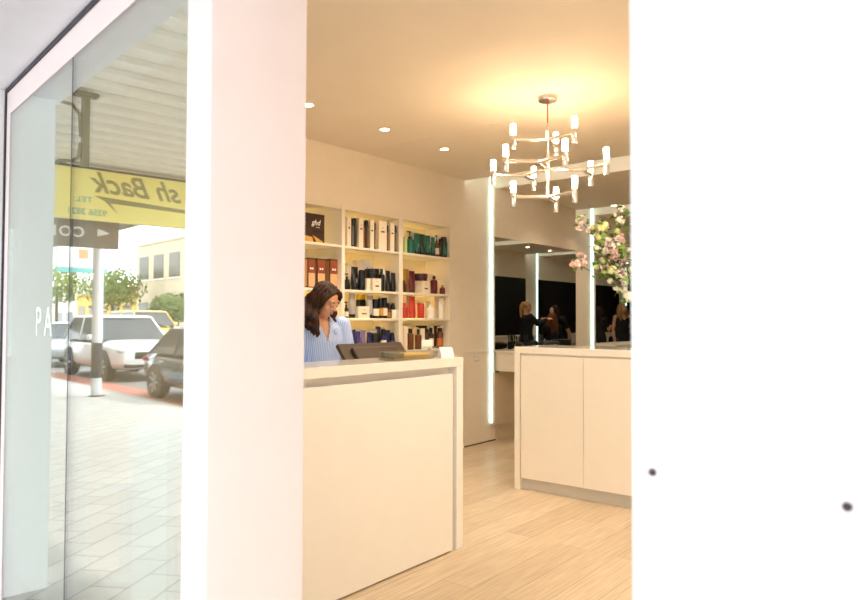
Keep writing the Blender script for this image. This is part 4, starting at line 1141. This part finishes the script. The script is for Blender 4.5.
# ================================================================== the street, seen in the window's reflection
def fobj(mb, name, m, parent=None, smooth=None): return mb.build(name, m, parent, smooth, rz=FA)
def fthing(name, label, cat, n, s, z=0, rz=0, group=None):
    p = fac(n, s, z); return thing(name, label, cat, p, FA+rz, group)
GL = FN+.004                         # outer face of the glass
ST = 1.129; ZG = -.17                # the footpath lies a step below the shop floor
def rn(nv): return 2*GL-nv           # depth seen in the pane -> real depth in front of it
def rs(nv): return 2*GL-nv*ST
M_ASPH = mat('asphalt', (120, 116, 116), .85, var=.08, scale=40)
struct(fobj(MB().box(-3.09, .949, -25, 90, ZG-.1, ZG), 'ground', M_PAVER), 'grey paved footpath along the shopfront')
struct(fobj(MB().box(-3.26, -3.091, -25, 90, ZG-.14, ZG-.004), 'trim_7', mat('kerb', (176, 172, 166), .8)), 'pale concrete kerb')
struct(fobj(MB().box(-16.0, -3.261, -25, 90, ZG-.24, ZG-.125), 'ground_road', M_ASPH), 'asphalt street')
struct(fobj(MB().box(-4.25, -3.27, 9, 23, ZG-.1249, ZG-.1205), 'ground_bay', mat('red_bay', (178, 110, 96), .85, var=.08)), 'red painted kerbside parking strip')
struct(fobj(MB().box(-34, -16.0, -25, 110, ZG-.14, ZG-.004), 'ground_far', M_PAVER), 'far footpath')
# street awning over the footpath
m = MB()
m.box(-2.9, .58, -8, 40, 3.22, 3.27)
for i in range(150): m.box(-2.9, .58, -8+i*.32, -8+i*.32+.14, 3.17, 3.2195)
aw = fobj(m, 'awning', mat('awning_sheet', (236, 232, 222), .6, var=.02)); tag(aw, 'ribbed pale awning ceiling over the footpath', 'awning')
fobj(MB().box(-2.96, -2.901, -8, 40, 3.0, 3.45), 'fascia', mat('awning_fascia', (200, 198, 190), .6), None).parent = None
bpy.data.objects['fascia'].name = 'trim_8'; struct(bpy.data.objects['trim_8'])
# neighbouring shopfronts along our side
for i, (s0, s1, c, l) in enumerate(((4.61, 10.5, (214, 208, 200), 'pale neighbouring shopfront next to the window under the awning'), (10.52, 18, (170, 150, 130), 'tan shopfront farther along the awning'), (18.02, 40, (206, 200, 190), 'far row of shopfronts under the awning'))):
    t = fthing('shopfront', l, 'building', FN, s0, ZG)
    MB().box(0, .35, 0, s1-s0, 0, 6).build('wall', mat('shop_wall%d' % i, c, .7), t)
    MB().box(-.02, -.001, .6, s1-s0-.6, .5, 2.5).build('window', mat('shop_window', (60, 66, 70), .1, var=.03), t)
# hanging signs
S1 = 8.84
sg = fthing('hanging_sign', 'yellow hanging shop sign with dark script lettering under the awning', 'sign', rn(3.0), S1, 2.50)
wn = 1.25; zt = .60
MB().box(-wn, wn, -.06, .06, 0, zt, .004).build('panel', mat('sign_yellow', (250, 236, 138), .5, var=.02), sg)
M_SIGNDK = mat('sign_ink', (138, 130, 84), .5, var=.02)
M_TEAL = mat('sign_teal', (120, 172, 152), .5, var=.02)
# local +x points into the shop; the sign is read from the camera's side (-y), left to right along +x... seen reversed in the pane
def face_text(body, size, x, z, m, parent, name='lettering', shear=0, y=-.0612, spacing=1, bold=0, tilt=0):
    t_ = text_bm(body, size, .0008, shear, spacing=spacing, bold=bold)
    if tilt: t_.xform(Matrix.Rotation(tilt, 4, 'Z'))
    t_.xform(Matrix(((1, 0, 0, x), (0, 0, -1, y), (0, 1, 0, z), (0, 0, 0, 1))))
    return t_.build(name, m, parent)
face_text('sh Back', .345, -.76, .32, M_SIGNDK, sg, shear=.45, bold=.006, tilt=R(1))
mm = MB(); mm.loft([[(px_, y_, pz_) for px_, pz_ in ((.32, .29), (-.80, .235), (-.80, .19), (.13, .215), (.05, .10), (.20, .235))] for y_ in (-.0612, -.0604)])
mm.build('swoosh', M_SIGNDK, sg)
face_text('TEL:', .095, .34, .20, M_TEAL, sg, bold=.002, spacing=1.25); face_text('9356 3821', .105, .17, .05, M_TEAL, sg, bold=.002)
MB().box(-wn-.01, wn+.01, -.07, .07, zt+.001, zt+.025).build('top_rail', M_BLACK, sg)
hg = MB(); x_ = .70
hg.box(x_-.03, x_+.03, -.03, .03, zt+.026, 1.1-.44).build('hanger', M_BLACK, sg)
m = MB(); m.tube([(.62+.0, 0, .64), (.80, 0, .645), (.86, 0, .60)], .01); m.build('bracket_rod', mat('bracket_bronze', (120, 112, 84), .5), sg, 'a')
# scroll bracket nearer the shop
bk = fthing('sign_bracket', 'bronze scroll bracket fixed to the awning ceiling', 'bracket', rn(1.77), 6.04, 0)
M_BRZ = mat('bracket_bronze', (120, 112, 84), .5)
MB().box(-.03, .03, -.02, .02, 2.56, 3.13, .004).build('bar', M_BRZ, bk)
MB().box(-.09, .09, -.05, .05, 3.135, 3.168, .004).build('plate', M_BRZ, bk)
MB().tube([(.035, 0, 2.8), (.045, 0, 2.98), (.10, 0, 3.05), (.34, 0, 3.07)], .014).build('scroll', M_BRZ, bk, 'a')
MB().tube([(.035, 0, 2.75), (.05, 0, 2.63), (.10, 0, 2.59), (.20, 0, 2.58)], .014).build('scroll', M_BRZ, bk, 'a')
# second sign
s2 = fthing('hanging_sign', 'dark grey hanging sign with white capitals below the yellow one', 'sign', rn(3.55), 12.65, 2.53)
MB().box(-.72, .72, -.05, .05, 0, .56, .004).build('panel', mat('sign_grey', (124, 114, 102), .5), s2)
face_text('COL', .24, -.15, .17, mat('sign_white', (240, 240, 236), .5, var=0), s2, y=-.0512, spacing=1.25, bold=.006)
mm = MB(); mm.loft([[(-.56, -.0512, .26), (-.36, -.0512, .20), (-.36, -.0512, .33), (-.47, -.0512, .30)], [(-.56, -.0504, .26), (-.36, -.0504, .20), (-.36, -.0504, .33), (-.47, -.0504, .30)]])
mm.build('emblem', MATS['sign_white'], s2)
for xx in (-.5, .5): MB().cyl((xx, 0, .561), (xx, 0, .64), .012).build('hanger', M_BLACK, s2)
s3 = fthing('hanging_sign', 'pale hanging sign with a teal lower edge, farthest under the awning', 'sign', rn(5.4), 18.5, 2.45)
MB().box(-.6, .6, -.04, .04, .12, .75).build('panel', mat('sign_pale', (236, 238, 232), .5), s3)
MB().box(-.6, .6, -.04, .04, 0, .119).build('teal_band', mat('sign_aqua', (120, 196, 190), .5), s3)
MB().box(-.12, .1, -.0412, -.0402, .35, .58).build('emblem', mat('sign_orange', (226, 160, 110), .5), s3)
for xx in (-.5, .5): MB().cyl((xx, 0, .751), (xx, 0, .9), .012).build('hanger', M_BLACK, s3)
# awning post by the kerb
po = fthing('awning_post', 'white round awning post with a dark poster band at the kerb', 'post', rs(3.88), 12.44*ST, ZG)
MB().cyl((0, 0, 0), (0, 0, 3.335), .095, seg=20).build('post', M_FACADE2, po, 'a')
MB().lathe([(.0955, .35), (.098, .35), (.098, 1.02), (.0955, 1.02)], seg=20).build('poster_band', mat('poster', (70, 72, 80), .7, var=.6, scale=30), po, 'a')
MB().lathe([(0, -.002), (.15, -.002), (.15, .012), (.096, .02), (0, .02)], seg=20).build('base_ring', M_BLACK, po, 'a')

# ------------------------------------------------------------------ cars
M_TYRE = mat('tyre', (26, 26, 28), .8); M_RIM = mat('alloy', (190, 192, 196), .3, .8, var=.02); M_CARGL = mat('car_glass', (52, 62, 72), .05, var=.03)
M_LAMP = mat('car_lamp', (226, 230, 234), .08, var=.02); M_TAIL = mat('tail_lamp', (170, 24, 20), .2); M_GRIL = mat('grille', (28, 28, 30), .4); M_PLATE = mat('number_plate', (236, 232, 210), .5, var=.0)
def car_mesh(t, paint, L, W, prof, cabin, wheels, rw, suv):
    """prof: (x, z_low, z_high, half width factor) along the car, nose at +x; cabin: (x, z, half width factor) glasshouse outline"""
    n = 24; m = MB(); rings = []
    for x, zl, zh, wf in prof:
        w = W/2*wf; rg = []
        zc = (zl+zh)/2; hh = (zh-zl)/2
        for k in range(n):
            a = 2*PI*k/n; ca, sa = math.cos(a), math.sin(a)
            e = .38
            rg.append((x, w*math.copysign(abs(ca)**e, ca)*(1-.10*max(0, sa)), zc+hh*math.copysign(abs(sa)**e, sa)))
        rings.append(rg)
    m.loft(rings)
    m.build('body', paint, t, 'all').modifiers.new('b', 'BEVEL').width = .01
    # glasshouse: glass block and roof with pillars
    zb = cabin['z0']; gl = MB()
    def sect(x, wf): return W/2*wf
    b0, t0, t1, b1 = cabin['x']        # rear base, rear top, front top, front base
    zt_ = cabin['z1']; wb, wt = W/2*.93, W/2*.76
    gl.loft([[(b0, -wb, zb), (b1, -wb, zb), (b1, wb, zb), (b0, wb, zb)], [(t0, -wt, zt_-.05), (t1, -wt, zt_-.05), (t1, wt, zt_-.05), (t0, wt, zt_-.05)]])
    gl.build('windows', M_CARGL, t)
    ro = MB(); ro.loft([[(t0-.06, -wt-.02, zt_-.075), (t1+.08, -wt-.02, zt_-.075), (t1+.08, wt+.02, zt_-.075), (t0-.06, wt+.02, zt_-.075)],
                        [(t0, -wt-.005, zt_-.03), (t1, -wt-.005, zt_-.03), (t1, wt+.005, zt_-.03), (t0, wt+.005, zt_-.03)],
                        [(t0+.25, -wt+.12, zt_), (t1-.3, -wt+.12, zt_), (t1-.3, wt-.12, zt_), (t0+.25, wt-.12, zt_)]])
    ro.build('roof', paint, t, 'a')
    pl = MB()
    for s in (1, -1):
        for (xb, xt) in ((b0, t0), (b1, t1), ((b0+b1)/2-.1, (t0+t1)/2)):
            pl.tube([(xb, s*(wb+.002), zb-.01), (xt, s*(wt+.004), zt_-.06)], .032, 6)
    pl.build('pillars', paint, t)
    for s in (1, -1):
        mi = MB(); mi.box(b1-.42, b1-.22, s*W/2*.98 if s > 0 else -W/2*.98-.16, W/2*.98+.16 if s > 0 else -W/2*.98, zb+.02, zb+.16, .03); mi.build('door_mirror', paint, t, 'a')
        hd = MB()
        for xx in (b0+.75, (b0+b1)/2+.55): hd.box(xx-.09, xx+.09, s*W/2*.985-.012, s*W/2*.985+.016, zb-.16, zb-.13, .005)
        hd.build('door_handles', M_CHROME, t)
    for x in wheels:
        for s in (1, -1):
            wl = MB(); y0 = s*(W/2-.23); y1 = s*(W/2-.005)
            pr = [(0, 0), (rw*.62, 0), (rw*.9, .0), (rw, .04), (rw, .19), (rw*.9, .225), (rw*.66, .225), (rw*.64, .20), (0, .20)]
            wl.lathe(pr, seg=28)
            wl.xform(Matrix(((1, 0, 0, x), (0, 0, s, y0 if True else y1), (0, 1, 0, rw), (0, 0, 0, 1))))
            wo = wl.build('wheel', M_TYRE, t, 'a')
            rm = MB(); rm.lathe([(0, .201), (rw*.14, .201), (rw*.14, .222), (0, .222)], seg=16)
            for k in range(7):
                a = 2*PI*k/7; c, q = math.cos(a), math.sin(a)
                rm.tube([(rw*.1*c, rw*.1*q, .212), (rw*.62*c, rw*.62*q, .215)], [.03, .04], 6)
            rm.lathe([(rw*.58, .203), (rw*.655, .203), (rw*.655, .226), (rw*.58, .226)], seg=28)
            rm.xform(Matrix(((1, 0, 0, x), (0, 0, s, y0), (0, 1, 0, rw), (0, 0, 0, 1))))
            rm.build('rim', M_RIM, wo, 'a')
            ar = MB(); ar.lathe([(rw*1.02, .12), (rw*1.16, .12), (rw*1.16, .232), (rw*1.02, .232)], seg=28)
            ar.xform(Matrix(((1, 0, 0, x), (0, 0, s, y0), (0, 1, 0, rw), (0, 0, 0, 1))))
            ar.build('wheel_arch', M_GRIL, t, 'a')
suv = fthing('car', 'white four wheel drive car parked at the kerb, facing the viewer', 'car', rs(6.15), 17.9*ST, ZG-.125, -PI/2)
car_mesh(suv, mat('car_white', (240, 242, 244), .2, var=.01, coat=.5), 4.7, 1.92,
         [(-2.32, .55, .95, .80), (-2.25, .35, 1.02, .92), (-1.6, .26, 1.06, .985), (0, .24, 1.05, 1), (1.1, .25, 1.04, .99), (1.75, .27, 1.0, .96), (2.15, .32, .92, .88), (2.33, .42, .80, .76)],
         dict(z0=1.02, z1=1.70, x=(-2.15, -1.75, .25, 1.05)), (-1.45, 1.45), .37, True)
MB().box(2.30, 2.345, -.46, .46, .58, .76, .02).build('grille', M_GRIL, suv, 'a'); MB().box(2.26, 2.33, -.7, .7, .36, .46, .02).build('lower_intake', M_GRIL, suv, 'a')
for s in (1, -1): MB().ball((2.16, .70*s, .80), (.17, .15, .085), 12).build('headlamp', M_LAMP, suv, 'a')
MB().box(2.345, 2.352, -.19, .19, .48, .575).build('number_plate', M_PLATE, suv)
sed = fthing('car', 'dark grey sedan parked nearest at the kerb, cut by the window frame', 'car', rs(5.66), 11.3*ST, ZG-.125, -PI/2)
car_mesh(sed, mat('car_grey', (92, 98, 110), .2, .3, var=.03, coat=.5), 4.5, 1.78,
         [(-2.22, .50, .80, .78), (-2.12, .34, .92, .90), (-1.4, .24, .94, .985), (0, .20, .92, 1), (1.0, .21, .90, .99), (1.7, .23, .84, .95), (2.05, .27, .74, .86), (2.22, .36, .62, .72)],
         dict(z0=.90, z1=1.44, x=(-1.75, -1.05, .15, .95)), (-1.35, 1.38), .32, False)
for s in (1, -1): MB().ball((-2.16, .66*s, .76), (.08, .17, .075), 12).build('tail_lamp', M_TAIL, sed, 'a'); MB().ball((2.08, .62*s, .64), (.12, .16, .07), 12).build('headlamp', M_LAMP, sed, 'a')
s3c = fthing('car', 'silver hatchback parked behind the white car', 'car', rs(6.0), 23.6*ST, ZG-.125, -PI/2)
car_mesh(s3c, mat('car_silver', (186, 192, 198), .25, .4, var=.02, coat=.5), 4.2, 1.76,
         [(-2.08, .45, .85, .82), (-2.0, .32, .95, .93), (-1.3, .24, .96, .99), (0, .22, .94, 1), (.95, .23, .92, .99), (1.6, .25, .85, .95), (1.95, .30, .74, .86), (2.1, .38, .62, .74)],
         dict(z0=.92, z1=1.48, x=(-1.95, -1.5, .2, .95)), (-1.28, 1.28), .32, False)
for s in (1, -1): MB().ball((1.97, .6*s, .66), (.12, .16, .08), 12).build('headlamp', M_LAMP, s3c, 'a')
van = fthing('van', 'yellow delivery van across the street', 'van', rs(11.2), 30.0*ST, ZG-.125, -PI/2)
car_mesh(van, mat('van_yellow', (240, 196, 92), .3, var=.02, coat=.3), 4.9, 1.95,
         [(-2.4, .40, 1.25, .90), (-2.3, .3, 1.32, .96), (-1.2, .28, 1.34, 1), (.6, .28, 1.32, 1), (1.5, .28, 1.22, .98), (2.1, .32, 1.0, .92), (2.38, .42, .82, .82)],
         dict(z0=1.28, z1=1.98, x=(-2.38, -2.3, .9, 1.65)), (-1.5, 1.5), .34, True)
# street background
def tree(n, s, h, r, label, col):
    t = fthing('street_tree', label, 'tree', n-2.0, s*1.1, ZG-.004, 0, 'trees across the street')
    MB().tube([(0, 0, 0), (.05, 0, h*.3), (0, .05, h*.62)], [.16, .13, .07], 10).build('trunk', mat('bark', (98, 82, 66), .9, var=.2), t, 'a')
    m = MB(); rnd = random.Random(int(s*10))
    for _ in range(1500):
        v = V((rnd.gauss(0, 1), rnd.gauss(0, 1), rnd.gauss(0, 1))).normalized(); f = rnd.uniform(.5, 1)*(1+.25*noise.noise(v*2+V((s, 0, 0))))
        c = V((v.x*r*f, v.y*r*f, h*.68+v.z*h*.32*f)); a = v.orthogonal().normalized(); a.rotate(Matrix.Rotation(rnd.uniform(0, 6), 3, v)); b = (v.cross(a)+v*rnd.uniform(-.6, .6)).normalized()
        q = rnd.uniform(.12, .24); m.quad(c, c+a*q+b*q*.5, c+a*q*1.8, c+a*q-b*q*.5)
    m.build('crown', mat('crown_'+col, dict(a=(96, 120, 52), b=(128, 142, 66), c=(74, 104, 50))[col], .8, var=.2), t)
tree(-14.2, 49, 5.5, 2.4, "round green tree in front of the modern block's far end", 'a')
tree(-13.0, 58, 6.5, 2.8, 'pale green tree far along the street', 'b')
tree(-14.6, 40, 3.2, 1.5, 'low dark green tree at the near end of the modern block', 'c')
tree(-8.5, 66, 5.0, 2.6, 'distant green tree at the end of the street', 'b')
tree(-3.0, 76, 4.6, 2.4, 'distant tree beyond the parked cars', 'a')
def bld(name, label, n, s, w, dpt, h, col, storeys, wincol, bays, roof=None):
    t = fthing(name, label, 'building', n-2.0, s*1.1, ZG)
    MB().box(-dpt, 0, 0, w, 0, h).build('walls', mat('bld_'+name+str(s), col, .8, var=.05, scale=2), t)
    for f in range(storeys):
        z0 = .9+f*h/storeys; z1 = z0+h/storeys*.5
        for b in range(bays):
            y0 = w*(b+.18)/bays; y1 = w*(b+.82)/bays
            MB().box(-.0, .03, y0, y1, z0, z1).build('window', wincol, t)
            MB().box(.0, .10, y0-.06, y1+.06, z0-.10, z0-.02).build('window_sill', M_FACADE2, t)
            x0 = -dpt*.9+b*dpt*.8/bays
            MB().box(x0, x0+dpt*.5/bays, -.03, 0, z0, z1).build('window', wincol, t)
    MB().box(-dpt-.1, .12, -.1, w+.1, h+.001, h+.25).build('parapet', mat('bld_trim'+str(s), roof or (226, 214, 196), .8), t)
M_BWIN = mat('dark_window', (48, 54, 60), .15, var=.05)
bld('apartment_building', 'modern block with dark window bands across the street', -17.5, 42.0, 12, 9, 7.4, (206, 190, 164), 2, M_BWIN, 4)
bld('shop_building', 'low yellow shop building across the street', -18.5, 56.0, 16, 8, 3.6, (226, 188, 96), 1, mat('brown_window', (110, 74, 58), .3), 5, (216, 170, 80))
bld('corner_house', 'pale cream house beyond the trees', -20, 76.0, 12, 8, 5.0, (232, 226, 208), 2, M_BWIN, 3)
# ================================================================== daylight and render settings
wd = bpy.data.worlds.new('sky'); SC.world = wd; wd.use_nodes = True
nt = wd.node_tree; bg = nt.nodes['Background']
sk = nt.nodes.new('ShaderNodeTexSky'); sk.sky_type = 'HOSEK_WILKIE'; sk.turbidity = 6.0; sk.ground_albedo = .4; sk.sun_direction = (fac(-.64, -.10, .80)).normalized()
mx = nt.nodes.new('ShaderNodeMixRGB'); mx.inputs['Fac'].default_value = .9; mx.inputs['Color2'].default_value = (1.0, 1.02, 1.05, 1)
nt.links.new(sk.outputs['Color'], mx.inputs['Color1']); nt.links.new(mx.outputs['Color'], bg.inputs['Color'])
bg.inputs['Strength'].default_value = 4.4
SUN = bpy.data.lights.new('sun', 'SUN'); SUN.energy = 3.2; SUN.angle = R(1.5); SUN.color = (1, .97, .92)
su = bpy.data.objects.new('sun', SUN); C.objects.link(su); su.location = fac(-8, 2, 12); su.rotation_mode = 'QUATERNION'
su.rotation_quaternion = fac(-.72, -.10, .68).normalized().to_track_quat('Z', 'Y')
SC.view_settings.view_transform = 'Standard'; SC.view_settings.look = 'None'; SC.view_settings.gamma = 1; SC.view_settings.use_curve_mapping = False
SC.view_settings.exposure = -0.10
cy = SC.cycles
cy.use_denoising = True; cy.max_bounces = 10; cy.diffuse_bounces = 5; cy.glossy_bounces = 6; cy.transparent_max_bounces = 16
cy.sample_clamp_indirect = 8.0; cy.caustics_reflective = False; cy.caustics_refractive = False
